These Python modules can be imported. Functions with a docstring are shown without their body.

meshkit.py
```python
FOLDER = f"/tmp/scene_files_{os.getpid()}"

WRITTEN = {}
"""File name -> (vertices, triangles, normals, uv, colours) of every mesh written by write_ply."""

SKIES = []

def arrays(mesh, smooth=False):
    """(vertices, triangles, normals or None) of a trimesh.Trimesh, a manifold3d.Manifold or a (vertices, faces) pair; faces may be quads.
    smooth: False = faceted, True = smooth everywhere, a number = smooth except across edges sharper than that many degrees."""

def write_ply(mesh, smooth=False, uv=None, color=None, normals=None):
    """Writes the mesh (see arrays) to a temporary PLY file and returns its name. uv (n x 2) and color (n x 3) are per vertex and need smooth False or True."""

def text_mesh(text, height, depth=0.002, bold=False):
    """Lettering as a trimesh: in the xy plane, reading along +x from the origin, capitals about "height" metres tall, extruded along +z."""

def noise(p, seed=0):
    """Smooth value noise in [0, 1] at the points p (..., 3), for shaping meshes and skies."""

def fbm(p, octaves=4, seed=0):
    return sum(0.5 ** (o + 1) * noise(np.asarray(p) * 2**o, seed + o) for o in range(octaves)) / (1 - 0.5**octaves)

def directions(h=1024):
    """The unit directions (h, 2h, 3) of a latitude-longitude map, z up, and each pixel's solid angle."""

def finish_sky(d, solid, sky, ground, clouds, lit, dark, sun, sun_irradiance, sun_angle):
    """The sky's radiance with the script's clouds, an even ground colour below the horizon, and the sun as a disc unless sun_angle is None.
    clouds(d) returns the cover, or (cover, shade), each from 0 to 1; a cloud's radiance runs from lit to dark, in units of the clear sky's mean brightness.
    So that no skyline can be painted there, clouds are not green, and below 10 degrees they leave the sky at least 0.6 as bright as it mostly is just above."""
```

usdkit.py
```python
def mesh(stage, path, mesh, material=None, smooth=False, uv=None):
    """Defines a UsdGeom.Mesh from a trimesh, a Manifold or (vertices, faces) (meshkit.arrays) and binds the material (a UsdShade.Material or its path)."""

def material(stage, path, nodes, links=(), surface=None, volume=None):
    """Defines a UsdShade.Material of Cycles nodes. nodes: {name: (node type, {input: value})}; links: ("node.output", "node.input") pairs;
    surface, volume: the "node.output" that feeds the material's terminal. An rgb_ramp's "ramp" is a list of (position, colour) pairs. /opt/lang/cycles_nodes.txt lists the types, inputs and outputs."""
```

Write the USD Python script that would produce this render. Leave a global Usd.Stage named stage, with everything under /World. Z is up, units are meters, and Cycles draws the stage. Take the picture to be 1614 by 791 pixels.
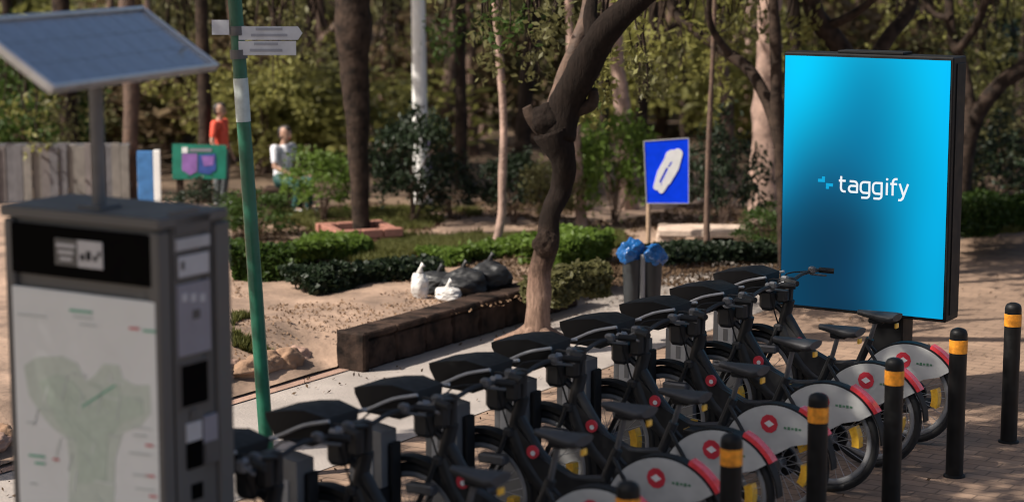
import math, random
import numpy as np, trimesh, manifold3d, usdkit, meshkit
from shapely.geometry import Polygon
from pxr import Usd, UsdGeom, UsdLux, UsdShade, Gf, Sdf, Vt

stage = Usd.Stage.CreateInMemory()
UsdGeom.SetStageUpAxis(stage, UsdGeom.Tokens.z)
UsdGeom.SetStageMetersPerUnit(stage, 1.0)
UsdGeom.Xform.Define(stage, '/World')
UsdGeom.Scope.Define(stage, '/World/Looks')
PI = math.pi

# ------------------------------------------------------------------ camera, sky, sun, exposure
FPX, CX, CY, EYE = 3300.0, 807.0, 395.5, 3.2
PITCH = math.atan((CY + 110) / FPX)
EXPOSURE = 0.62
cam = UsdGeom.Camera.Define(stage, '/World/camera')
cam.AddTranslateOp().Set(Gf.Vec3d(0, 0, EYE))
cam.AddRotateXOp().Set(90 - math.degrees(PITCH))
cam.CreateHorizontalApertureAttr(36.0); cam.CreateVerticalApertureAttr(36.0 * 501 / 1024)
cam.CreateFocalLengthAttr(36.0 * FPX / 1614)
cam.CreateFStopAttr(1.25); cam.CreateFocusDistanceAttr(13.2)
cam.CreateClippingRangeAttr(Gf.Vec2f(0.1, 2000)); cam.CreateExposureAttr(EXPOSURE)

SUN = np.array([-0.85, -0.30, 0.88]); SUN = SUN / np.linalg.norm(SUN)
SKY_STRENGTH, SUN_INTENSITY = 0.085, 1.25
sun = UsdLux.DistantLight.Define(stage, '/World/sun')
sun.CreateIntensityAttr(SUN_INTENSITY); sun.CreateAngleAttr(0.53); sun.CreateNormalizeAttr(True)
sun.CreateColorAttr(Gf.Vec3f(1.0, 0.93, 0.83))
zax = Gf.Vec3d(*map(float, SUN)); xax = Gf.Cross(Gf.Vec3d(0, 0, 1), zax).GetNormalized(); yax = Gf.Cross(zax, xax)
sun.AddTransformOp().Set(Gf.Matrix4d(*xax, 0, *yax, 0, *zax, 0, 0, 0, 30, 1))
usdkit.material(stage, '/World/Looks/sky', {
    's': ('sky_texture', {'sky_type': 'single_scattering', 'sun_disc': False, 'aerosol_density': 4.0, 'sun_elevation': math.asin(SUN[2]), 'sun_rotation': math.atan2(SUN[0], SUN[1])}),
    'b': ('background_shader', {'strength': SKY_STRENGTH})}, [('s.color', 'b.color')], surface='b.background')
dome = UsdLux.DomeLight.Define(stage, '/World/sky')
UsdShade.MaterialBindingAPI.Apply(dome.GetPrim()).Bind(UsdShade.Material.Get(stage, '/World/Looks/sky'))
dome.GetPrim().SetCustomDataByKey('kind', 'structure')

# ------------------------------------------------------------------ survey helpers: the station's own axes (R along the bike row, P across it) and sight lines
FW = np.array([0, math.cos(PITCH), -math.sin(PITCH)]); UP = np.array([0, math.sin(PITCH), math.cos(PITCH)]); RT = np.array([1.0, 0, 0])
CAM = np.array([0, 0, EYE])
def ray(x, y): return FW + RT * (x - CX) / FPX - UP * (y - CY) / FPX
def G(x, y, z=0.0):
    d = ray(x, y); return CAM + d * (z - EYE) / d[2]
def at_depth(x, y, Y):
    d = ray(x, y); return CAM + d * Y / d[1]
AZ = math.atan((2867 - CX) / (FPX / math.cos(PITCH)))
R = np.array([math.sin(AZ), math.cos(AZ), 0]); P = np.array([-math.cos(AZ), math.sin(AZ), 0])
O = G(1425, 703)
ROT = PI / 2 + PI / 2 - AZ                     # turns local +x onto P, local +y onto -R
def W(u, v, z=0.0): return O + R * u + P * v + np.array([0, 0, z])
def uv(p): return float((p - O) @ R), float((p - O) @ P)
def on_u(x, y, u0):
    d = ray(x, y); p = CAM + d * ((u0 - (CAM - O) @ R) / (d @ R)); return float((p - O) @ P), float(p[2])
def on_v(x, y, v0):
    d = ray(x, y); p = CAM + d * ((v0 - (CAM - O) @ P) / (d @ P)); return float((p - O) @ R), float(p[2])

# ------------------------------------------------------------------ scene helpers
counts = {}
def numbered(parent, name):
    k = counts.get((parent, name), 0); counts[(parent, name)] = k + 1
    return parent + '/' + (name if k == 0 else '%s_%03d' % (name, k))
def tag(prim, label=None, cat=None, group=None, kind=None):
    for k, v in (('label', label), ('category', cat), ('group', group), ('kind', kind)):
        if v: prim.SetCustomDataByKey(k, v)
    return prim
def place(xf, loc, rot=0.0, scale=1.0):
    ops = xf.GetOrderedXformOps()
    if not ops: ops = [xf.AddTranslateOp(), xf.AddRotateZOp(), xf.AddScaleOp()]
    s = scale if np.ndim(scale) else (scale,) * 3
    ops[0].Set(Gf.Vec3d(*map(float, loc))); ops[1].Set(math.degrees(rot)); ops[2].Set(Gf.Vec3f(*map(float, s)))
def thing(name, label, cat, loc=(0, 0, 0), rot=0.0, scale=1.0, group=None, kind=None):
    x = UsdGeom.Xform.Define(stage, numbered('/World', name)); place(x, loc, rot, scale)
    return tag(x.GetPrim(), label, cat, group, kind)
def part(parent, name, mesh, m, smooth=35, label=None, kind=None):
    base = str(parent.GetPath()) if not isinstance(parent, str) else parent
    pr = usdkit.mesh(stage, numbered(base, name), mesh, '/World/Looks/' + m, smooth).GetPrim()
    return tag(pr, label, None, None, kind)
def single(name, mesh, m, label, cat, group=None, kind=None, smooth=35):
    return tag(part('/World', name, mesh, m, smooth), label, cat, group, kind)
def structure(name, mesh, m, smooth=35): return tag(part('/World', name, mesh, m, smooth), kind='structure')
def dup(root, label, loc, rot=0.0, scale=1.0, group=None):
    was = root.GetCustomData(); base = root.GetName().rstrip('0123456789').rstrip('_')
    x = UsdGeom.Xform.Define(stage, numbered('/World', base)); p = x.GetPrim()
    p.GetReferences().AddInternalReference(root.GetPath()); p.SetInstanceable(True)
    place(x, loc, rot, scale)
    return tag(p, label, was['category'], group or was.get('group'))

cat = trimesh.util.concatenate
def bx(c, s, ch=0.004, rz=0.0, rx=0.0, ry=0.0):
    """A chamfered box of size s centred at c."""
    h = np.array(s, float) / 2; ch = min(ch, *(h * 0.45)); pts = []
    for sx in (-1, 1):
        for sy in (-1, 1):
            for sz in (-1, 1):
                q = np.array([sx, sy, sz]) * h
                for k in range(3):
                    o = q - np.array([sx, sy, sz]) * ch; o[k] = q[k]; pts.append(o)
    m = trimesh.convex.convex_hull(np.array(pts))
    for ang, ax in ((rx, (1, 0, 0)), (ry, (0, 1, 0)), (rz, (0, 0, 1))):
        if ang: m.apply_transform(trimesh.transformations.rotation_matrix(ang, ax))
    m.apply_translation(c); return m
def tube(pts, rad, n=10):
    pts = np.array(pts, float); k = len(pts); rad = np.full(k, rad, float) if np.ndim(rad) == 0 else np.array(rad, float)
    t = np.gradient(pts, axis=0); t /= np.linalg.norm(t, axis=1)[:, None] + 1e-12
    ref = np.array([0.0, 0, 1]) if abs(t[0][2]) < 0.9 else np.array([1.0, 0, 0]); rings = []
    a = np.cross(t[0], ref); a /= np.linalg.norm(a)
    th = np.arange(n) / n * 2 * PI
    for i in range(k):
        a = a - t[i] * (a @ t[i]); a /= np.linalg.norm(a); b = np.cross(t[i], a)
        rings.append(pts[i] + rad[i] * (np.cos(th)[:, None] * a + np.sin(th)[:, None] * b))
    v = np.vstack(rings + [pts[:1], pts[-1:]]); f = []
    j = np.arange(n); j2 = (j + 1) % n
    for i in range(k - 1):
        A, B = i * n, (i + 1) * n
        f += [np.stack([A + j, A + j2, B + j2], 1), np.stack([A + j, B + j2, B + j], 1)]
    f += [np.stack([np.full(n, k * n), j2, j], 1), np.stack([np.full(n, k * n + 1), (k - 1) * n + j, (k - 1) * n + j2], 1)]
    m = trimesh.Trimesh(v, np.vstack(f), process=False)
    if m.volume < 0: m.invert()
    return m
def curve(pts, n=16):
    """A smooth line through the given points (Catmull-Rom)."""
    p = np.array(pts, float); p = np.vstack([2 * p[0] - p[1], p, 2 * p[-1] - p[-2]]); out = []
    m = len(p) - 3
    for q in np.linspace(0, m - 1e-6, n):
        i = int(q); t = q - i; a, b, c, d = p[i:i + 4]
        out.append(0.5 * (2 * b + (c - a) * t + (2 * a - 5 * b + 4 * c - d) * t * t + (3 * b - a - 3 * c + d) * t ** 3))
    return np.array(out)
def torus(R0, r0, c=(0, 0, 0), n=40, k=8, squash=1.0):
    """A ring in the local xz plane."""
    a = np.arange(n) / n * 2 * PI; b = np.arange(k) / k * 2 * PI; A, B = np.meshgrid(a, b, indexing='ij')
    rr = R0 + r0 * np.cos(B); v = np.stack([rr * np.cos(A), r0 * squash * np.sin(B), rr * np.sin(A)], -1).reshape(-1, 3) + c
    i, j = np.meshgrid(np.arange(n), np.arange(k), indexing='ij'); i2, j2 = (i + 1) % n, (j + 1) % k
    q = np.stack([i * k + j, i2 * k + j, i2 * k + j2, i * k + j2], -1).reshape(-1, 4)
    m = trimesh.Trimesh(v, np.vstack([q[:, [0, 1, 2]], q[:, [0, 2, 3]]]), process=False)
    if m.volume < 0: m.invert()
    return m
def prism(poly, y0, y1):
    """A polygon of (x, z) points as a plate between two y values."""
    pg = poly if isinstance(poly, Polygon) else Polygon(poly)
    m = trimesh.creation.extrude_polygon(pg.buffer(0), y1 - y0, engine='earcut')
    v = np.array(m.vertices); m.vertices = np.stack([v[:, 0], y0 + v[:, 2], v[:, 1]], 1)
    if m.volume < 0: m.invert()
    return m
def disc_y(c, r, t, n=24): 
    a = np.arange(n) / n * 2 * PI
    return prism([(c[0] + r * math.cos(q), c[2] + r * math.sin(q)) for q in a], c[1] - t / 2, c[1] + t / 2)
def sheet(poly, z, step=None):
    m = trimesh.creation.extrude_polygon(Polygon(poly), 0.002, engine='earcut')
    v, f = np.array(m.vertices), np.array(m.faces); up = m.face_normals[:, 2] > 0.5
    s = trimesh.Trimesh(v, f[up], process=False); s.remove_unreferenced_vertices()
    vv = np.array(s.vertices); vv[:, 2] = z; s.vertices = vv; return s
def text_on(txt, h, x, z, y, dx=-1, depth=0.002):
    """Lettering on a face whose outward normal is local +y; it reads towards local -x."""
    m = meshkit.text_mesh(txt, h, depth); v = np.array(m.vertices)
    m.vertices = np.stack([x - v[:, 0], y + v[:, 2], z + v[:, 1]], 1)
    if m.volume < 0: m.invert()
    return m

# ------------------------------------------------------------------ materials
def srgb(r, g, b):
    return tuple(((c / 255) / 12.92 if c <= 10 else (((c / 255) + 0.055) / 1.055) ** 2.4) for c in (r, g, b))
def mat(name, col, rough=0.5, vary=0.15, scale=6.0, bump=0.0, bscale=60.0, metallic=0.0, coat=0.0, spec=0.5, col2=None, detail=5.0, world=False, rand=0.0):
    c1 = tuple(max(0, c * (1 - vary)) for c in col); c2 = col2 or tuple(min(1, c * (1 + vary)) for c in col)
    nodes = {'g': ('geometry', {}) if world else ('texture_coordinate', {}),
             'n': ('noise_texture', {'scale': scale, 'detail': detail, 'roughness': 0.6}),
             'r': ('rgb_ramp', {'ramp': [(0.32, c1), (0.68, c2)]}),
             'rr': ('map_range', {'from_min': 0.3, 'from_max': 0.7, 'to_min': max(0.02, rough * 0.8), 'to_max': min(1, rough * 1.2), 'clamp': True}),
             'p': ('principled_bsdf', {'metallic': metallic, 'coat_weight': coat, 'specular_ior_level': spec})}
    src = 'g.position' if world else 'g.object'
    links = [(src, 'n.vector'), ('n.fac', 'r.fac'), ('n.fac', 'rr.value'), ('rr.result', 'p.roughness')]
    if rand:
        nodes['oi'] = ('object_info', {}); nodes['mr'] = ('map_range', {'to_min': 1 - rand, 'to_max': 1 + rand}); nodes['hv'] = ('hsv', {})
        links += [('oi.random', 'mr.value'), ('mr.result', 'hv.value'), ('r.color', 'hv.color'), ('hv.color', 'p.base_color')]
    else: links.append(('r.color', 'p.base_color'))
    if bump:
        nodes['bn'] = ('noise_texture', {'scale': bscale, 'detail': 4.0}); nodes['bu'] = ('bump', {'strength': min(1.0, bump), 'distance': 0.01})
        links += [(src, 'bn.vector'), ('bn.fac', 'bu.height'), ('bu.normal', 'p.normal')]
    return usdkit.material(stage, '/World/Looks/' + name, nodes, links, surface='p.BSDF')
def leaf(name, cols, trans=0.35, rough=0.5):
    k = len(cols)
    usdkit.material(stage, '/World/Looks/' + name, {
        'g': ('geometry', {}), 'oi': ('object_info', {}),
        'n': ('noise_texture', {'scale': 1.3, 'detail': 3.0}),
        'ad': ('math', {'math_type': 'multiply_add', 'value2': 0.55}), 'nm': ('math', {'math_type': 'multiply', 'value2': 0.55}),
        'r': ('rgb_ramp', {'ramp': [(0.1 + 0.8 * i / max(1, k - 1), c) for i, c in enumerate(cols)]}),
        'd': ('principled_bsdf', {'roughness': rough, 'specular_ior_level': 0.3}), 't': ('translucent_bsdf', {}), 'm': ('mix_closure', {'fac': trans})},
        [('g.position', 'n.vector'), ('n.fac', 'nm.value1'), ('g.random_per_island', 'ad.value1'), ('nm.value', 'ad.value3'), ('ad.value', 'r.fac'),
         ('r.color', 'd.base_color'), ('r.color', 't.color'), ('d.BSDF', 'm.closure1'), ('t.BSDF', 'm.closure2')], surface='m.closure')
def glow(name, col):
    usdkit.material(stage, '/World/Looks/' + name, {'e': ('emission', {'color': tuple(c * 2 ** -EXPOSURE for c in col), 'strength': 1.0})}, [], surface='e.emission')

mat('tyre_rubber', (0.012, 0.012, 0.013), 0.75, 0.2, 30, 0.2, 200)
mat('rim_metal', (0.24, 0.24, 0.245), 0.5, 0.1, 10)
mat('spoke_metal', (0.5, 0.5, 0.52), 0.35, 0.05, 10, metallic=0.8)
mat('frame_paint', (0.022, 0.022, 0.023), 0.45, 0.25, 14, 0.08, 80, rand=0.2, spec=0.35)
mat('black_plastic', (0.011, 0.011, 0.0115), 0.6, 0.3, 25, 0.15, 150, rand=0.2, spec=0.28)
mat('grey_plastic', (0.47, 0.47, 0.455), 0.5, 0.1, 9, 0.05, 120, rand=0.12)
mat('saddle_vinyl', (0.030, 0.030, 0.032), 0.6, 0.2, 20, 0.15, 120)
mat('silver_metal', (0.55, 0.55, 0.56), 0.3, 0.08, 20, metallic=0.9)
mat('dull_metal', (0.12, 0.12, 0.125), 0.45, 0.15, 12, metallic=0.5)
mat('red_reflector', (0.78, 0.06, 0.07), 0.25, 0.12, 40, coat=0.4)
mat('red_print', (0.55, 0.03, 0.05), 0.5, 0.1, 30)
mat('white_print', (0.72, 0.70, 0.69), 0.5, 0.06, 30)
mat('green_print', (0.1, 0.22, 0.13), 0.5, 0.1, 30)
mat('amber_reflector', (1.0, 0.50, 0.05), 0.35, 0.18, 40, coat=0.3)
mat('dock_grey', (0.15, 0.15, 0.152), 0.5, 0.12, 7, 0.08, 90, rand=0.1)
mat('dock_base', (0.035, 0.035, 0.036), 0.7, 0.3, 9, 0.3, 60)
mat('dock_plate', (0.36, 0.36, 0.365), 0.45, 0.12, 12)
mat('bollard_black', (0.007, 0.007, 0.0072), 0.5, 0.4, 16, 0.15, 70, spec=0.2)
mat('bollard_amber', (0.66, 0.24, 0.012), 0.6, 0.35, 30)
mat('kiosk_grey', (0.078, 0.077, 0.075), 0.5, 0.08, 5, 0.05, 90)
mat('kiosk_dark', (0.055, 0.055, 0.056), 0.45, 0.1, 6)
mat('screen_black', (0.002, 0.002, 0.002), 0.6, 0.1, 10, spec=0.02)
mat('map_paper', (0.60, 0.625, 0.62), 0.4, 0.03, 3)
mat('map_green', (0.40, 0.48, 0.41), 0.4, 0.08, 25)
mat('map_green_pale', (0.45, 0.51, 0.455), 0.4, 0.05, 30)
mat('map_line', (0.42, 0.46, 0.45), 0.4, 0.05, 30)
mat('map_teal', (0.10, 0.36, 0.24), 0.4, 0.05, 30)
mat('map_red', (0.50, 0.12, 0.13), 0.4, 0.05, 30)
mat('label_lilac', (0.20, 0.20, 0.235), 0.4, 0.08, 10)
mat('label_white', (0.42, 0.42, 0.43), 0.45, 0.06, 20)
mat('aluminium', (0.62, 0.62, 0.63), 0.35, 0.06, 12, metallic=0.85)
mat('solar_cell', (0.085, 0.115, 0.175), 0.3, 0.3, 9, coat=1.0, spec=1.0)
mat('green_paint', (0.012, 0.105, 0.062), 0.35, 0.3, 5, 0.1, 40, coat=0.25)
mat('pale_scuff', (0.5, 0.55, 0.52), 0.5, 0.15, 18)
mat('street_sign_white', (0.62, 0.63, 0.66), 0.45, 0.1, 14)
mat('street_sign_ink', (0.34, 0.35, 0.39), 0.5, 0.1, 14)
mat('pole_white', (0.74, 0.73, 0.71), 0.5, 0.08, 4, 0.1, 30)
mat('sign_blue', (0.002, 0.05, 0.85), 0.5, 0.12, 8, spec=0.12)
mat('sign_white', (0.75, 0.75, 0.76), 0.4, 0.05, 20)
mat('sign_green', (0.01, 0.16, 0.11), 0.4, 0.2, 8)
mat('sign_purple', (0.24, 0.12, 0.36), 0.4, 0.2, 12)
mat('sign_navy', (0.035, 0.07, 0.26), 0.4, 0.2, 12)
mat('wood_brown', (0.16, 0.085, 0.05), 0.8, 0.35, 14, 0.4, 50)
mat('wood_pale', (0.34, 0.23, 0.15), 0.8, 0.25, 14, 0.4, 50)
mat('case_black', (0.006, 0.006, 0.0065), 0.5, 0.15, 8, spec=0.2)
mat('case_side', (0.009, 0.009, 0.0095), 0.5, 0.12, 8, spec=0.15)
mat('bark_dark', (0.020, 0.0135, 0.0105), 0.95, 0.6, 9, 1.0, 26, spec=0.15, col2=(0.055, 0.037, 0.028))
mat('bark_brown', (0.095, 0.058, 0.041), 0.9, 0.5, 9, 1.0, 26)
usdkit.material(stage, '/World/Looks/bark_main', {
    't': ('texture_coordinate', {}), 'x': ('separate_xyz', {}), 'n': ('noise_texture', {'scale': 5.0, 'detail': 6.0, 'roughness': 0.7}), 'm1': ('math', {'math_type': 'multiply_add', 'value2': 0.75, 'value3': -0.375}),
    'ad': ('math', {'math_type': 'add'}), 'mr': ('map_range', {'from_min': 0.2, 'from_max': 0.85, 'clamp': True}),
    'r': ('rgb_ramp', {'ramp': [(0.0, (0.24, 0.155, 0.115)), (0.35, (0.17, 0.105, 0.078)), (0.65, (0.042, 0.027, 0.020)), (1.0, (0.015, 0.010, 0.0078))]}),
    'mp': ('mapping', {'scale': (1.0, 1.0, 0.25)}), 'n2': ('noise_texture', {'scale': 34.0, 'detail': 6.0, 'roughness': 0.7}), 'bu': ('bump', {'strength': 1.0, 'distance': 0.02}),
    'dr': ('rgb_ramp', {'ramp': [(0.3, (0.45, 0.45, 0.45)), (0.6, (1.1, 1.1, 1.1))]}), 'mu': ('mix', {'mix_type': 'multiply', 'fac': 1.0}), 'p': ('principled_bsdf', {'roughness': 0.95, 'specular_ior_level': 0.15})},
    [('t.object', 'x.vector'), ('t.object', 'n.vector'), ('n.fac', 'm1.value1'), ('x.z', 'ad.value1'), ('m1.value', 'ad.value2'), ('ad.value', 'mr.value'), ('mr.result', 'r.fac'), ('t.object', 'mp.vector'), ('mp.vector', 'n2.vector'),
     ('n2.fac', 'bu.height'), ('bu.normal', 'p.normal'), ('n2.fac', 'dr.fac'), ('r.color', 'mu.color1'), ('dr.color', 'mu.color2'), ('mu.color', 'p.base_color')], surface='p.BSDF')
mat('bark_pale', (0.30, 0.20, 0.16), 0.9, 0.4, 8, 1.0, 26)
mat('bark_limewash', (0.36, 0.235, 0.18), 0.9, 0.3, 8, 0.8, 26)
mat('bag_blue', (0.010, 0.085, 0.26), 0.35, 0.35, 14, 0.3, 30)
mat('bag_white', (0.50, 0.48, 0.46), 0.4, 0.1, 14, 0.3, 30)
mat('bag_black', (0.012, 0.012, 0.013), 0.55, 0.3, 14, 0.3, 30)
mat('bin_dark', (0.02, 0.022, 0.024), 0.5, 0.2, 14)
mat('stone_pale', (0.50, 0.38, 0.30), 0.85, 0.22, 7, 0.5, 40)
mat('stone_dark', (0.008, 0.0065, 0.006), 0.9, 0.5, 6, 0.6, 35, spec=0.1, col2=(0.06, 0.038, 0.029))
mat('brick_red', (0.28, 0.12, 0.085), 0.9, 0.25, 12, 0.5, 40)
mat('fence_grey', (0.105, 0.10, 0.107), 0.8, 0.3, 6, 0.3, 40)
mat('fence_pink', (0.135, 0.118, 0.115), 0.8, 0.25, 6, 0.3, 40)
mat('fence_beige', (0.16, 0.145, 0.13), 0.8, 0.25, 6, 0.3, 40)
mat('board_blue', (0.04, 0.15, 0.36), 0.5, 0.3, 8)
mat('hut_wall', (0.17, 0.21, 0.215), 0.8, 0.2, 3, 0.2, 20)
mat('hut_roof', (0.33, 0.34, 0.34), 0.7, 0.2, 5)
mat('skin', (0.36, 0.21, 0.15), 0.55, 0.06, 20)
mat('hair_dark', (0.02, 0.014, 0.011), 0.6, 0.2, 30)
mat('shirt_red', (0.62, 0.075, 0.04), 0.8, 0.12, 14)
mat('shirt_white', (0.62, 0.62, 0.66), 0.8, 0.08, 14)
mat('trousers_green', (0.012, 0.06, 0.055), 0.8, 0.2, 14)
mat('trousers_grey', (0.08, 0.09, 0.10), 0.8, 0.2, 14)
mat('shoe_white', (0.5, 0.5, 0.5), 0.6, 0.1, 14)
mat('sticker_purple', (0.28, 0.22, 0.40), 0.5, 0.2, 20)
mat('sticker_teal', (0.25, 0.45, 0.40), 0.5, 0.2, 20)
leaf('leaf_olive', [(0.085, 0.082, 0.034), (0.20, 0.19, 0.078), (0.36, 0.335, 0.15)], 0.5)
leaf('leaf_bright', [(0.07, 0.115, 0.018), (0.15, 0.23, 0.04), (0.25, 0.34, 0.07)], 0.5)
leaf('leaf_yellow', [(0.15, 0.145, 0.04), (0.31, 0.30, 0.09), (0.50, 0.46, 0.17)], 0.5)
leaf('leaf_green', [(0.028, 0.052, 0.011), (0.070, 0.118, 0.022), (0.14, 0.205, 0.042)], 0.42)
leaf('leaf_dark', [(0.010, 0.018, 0.009), (0.022, 0.036, 0.015), (0.045, 0.062, 0.024)], 0.25)
leaf('leaf_brown', [(0.07, 0.048, 0.026), (0.16, 0.11, 0.055), (0.28, 0.19, 0.10)], 0.4, 0.8)
leaf('grass_blade', [(0.065, 0.075, 0.018), (0.12, 0.115, 0.03), (0.22, 0.18, 0.07)], 0.3, 0.7)
leaf('path_litter', [(0.14, 0.085, 0.05), (0.24, 0.15, 0.09), (0.34, 0.23, 0.15)], 0.1, 0.9)
leaf('litter_leaf', [(0.06, 0.038, 0.022), (0.13, 0.08, 0.045), (0.24, 0.17, 0.09)], 0.1, 0.9)

# ground materials: world-space noise, pavers and soil
usdkit.material(stage, '/World/Looks/paving', {
    'g': ('geometry', {}), 'mp': ('mapping', {'rotation': (0, 0, AZ)}),
    'b': ('brick_texture', {'scale': 1.0, 'brick_width': 0.22, 'row_height': 0.11, 'mortar_size': 0.006, 'color1': (0.25, 0.172, 0.122), 'color2': (0.305, 0.21, 0.148), 'mortar': (0.16, 0.113, 0.082)}),
    'n': ('noise_texture', {'scale': 1.7, 'detail': 6.0, 'roughness': 0.65}), 'r': ('rgb_ramp', {'ramp': [(0.3, (0.62, 0.60, 0.60)), (0.7, (1.15, 1.12, 1.1))]}),
    'm': ('mix', {'mix_type': 'multiply', 'fac': 1.0}), 'n2': ('noise_texture', {'scale': 55.0, 'detail': 4.0}), 'ad': ('math', {'math_type': 'multiply_add', 'value2': 0.35}),
    'bu': ('bump', {'strength': 0.7, 'distance': 0.012}), 'p': ('principled_bsdf', {'roughness': 0.85, 'specular_ior_level': 0.3})},
    [('g.position', 'mp.vector'), ('mp.vector', 'b.vector'), ('g.position', 'n.vector'), ('n.fac', 'r.fac'), ('b.color', 'm.color1'), ('r.color', 'm.color2'), ('m.color', 'p.base_color'),
     ('g.position', 'n2.vector'), ('n2.fac', 'ad.value1'), ('b.fac', 'ad.value3'), ('ad.value', 'bu.height'), ('bu.normal', 'p.normal')], surface='p.BSDF')
mat('concrete', (0.30, 0.26, 0.232), 0.9, 0.16, 1.6, 0.5, 60, world=True, detail=8)
mat('kerb_stone', (0.32, 0.20, 0.15), 0.9, 0.25, 3.0, 0.6, 40, world=True, detail=8)
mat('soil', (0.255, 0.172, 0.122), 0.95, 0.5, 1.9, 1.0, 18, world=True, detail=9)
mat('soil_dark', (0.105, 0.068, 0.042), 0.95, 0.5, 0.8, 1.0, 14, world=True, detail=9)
mat('bank_earth', (0.26, 0.155, 0.095), 0.95, 0.45, 2.5, 1.0, 22, world=True, detail=9)
mat('lawn_soil', (0.19, 0.16, 0.05), 0.95, 0.4, 1.5, 1.0, 18, world=True, detail=9)
usdkit.material(stage, '/World/Looks/screen_image', {'a': ('attribute', {'attribute': 'screen_color'}), 'e': ('emission', {'strength': 2 ** -EXPOSURE})}, [('a.color', 'e.color')], surface='e.emission')
glow('screen_white', srgb(240, 246, 250)); glow('screen_emblem', srgb(22, 170, 222))

# ------------------------------------------------------------------ ground: paving at street level, the park's soil a step higher behind the kerb wall
PARK = 0.25
def wpoly(pts): return [tuple(W(u, v)[:2]) for u, v in pts]
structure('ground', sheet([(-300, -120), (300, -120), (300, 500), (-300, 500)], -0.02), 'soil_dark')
structure('paving', sheet(wpoly([(-14, -8), (60, -8), (60, 2.75), (-14, 2.75)]), 0.0), 'paving')
structure('pavement', sheet(wpoly([(-14, 2.75), (60, 2.75), (60, 4.62), (-14, 4.62)]), 0.004), 'concrete')
structure('kerb', sheet(wpoly([(-14, 4.34), (0.07, 4.30), (0.07, 4.62), (-14, 4.62)]), 0.012), 'kerb_stone')
def terrain(u0, u1, v0, v1, nu, nv, hfun):
    U, V = np.meshgrid(np.linspace(u0, u1, nu), np.linspace(v0, v1, nv), indexing='ij')
    pts = O + U[..., None] * R + V[..., None] * P; pts[..., 2] = hfun(U, V)
    i, j = np.meshgrid(np.arange(nu - 1), np.arange(nv - 1), indexing='ij'); a = i * nv + j
    q = np.stack([a, a + nv, a + nv + 1, a + 1], -1).reshape(-1, 4)
    m = trimesh.Trimesh(pts.reshape(-1, 3), np.vstack([q[:, [0, 1, 2]], q[:, [0, 2, 3]]]), process=False)
    if m.face_normals[:, 2].mean() < 0: m.invert()
    return m
def park_height(U, V):
    p = np.stack([U * 0.9, V * 0.9, 0 * U], -1)
    edge = np.clip((V - 4.5) / 0.5, 0, 1)
    slump = np.where(U < 0.05, edge, 1.0)
    return PARK * (0.12 + 0.88 * slump) + 0.10 * (meshkit.fbm(p, 4, 3) - 0.5) * np.clip((V - 4.5) / 0.6, 0, 1) + 0.02 * (meshkit.fbm(p * 6, 3, 9) - 0.5)
structure('park_ground', terrain(-14, 75, 4.40, 70, 300, 220, park_height), 'soil')
nfx, nfy = 150, 150
FX, FY = np.meshgrid(np.linspace(-40, 60, nfx), np.linspace(21.6, 100, nfy), indexing='ij')
_fu, _fv = (FX - O[0]) * R[0] + (FY - O[1]) * R[1], (FX - O[0]) * P[0] + (FY - O[1]) * P[1]
_fz = park_height(_fu, _fv) + 0.012 - 0.05 * np.clip((23.0 - FY) / 1.4 + 1.6 * (meshkit.fbm(np.stack([FX * 0.9, FY * 0.9, 0 * FX], -1), 4, 12) - 0.5), 0, 1)
_fz = np.where(_fv < 3.2, -0.3, _fz)
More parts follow.
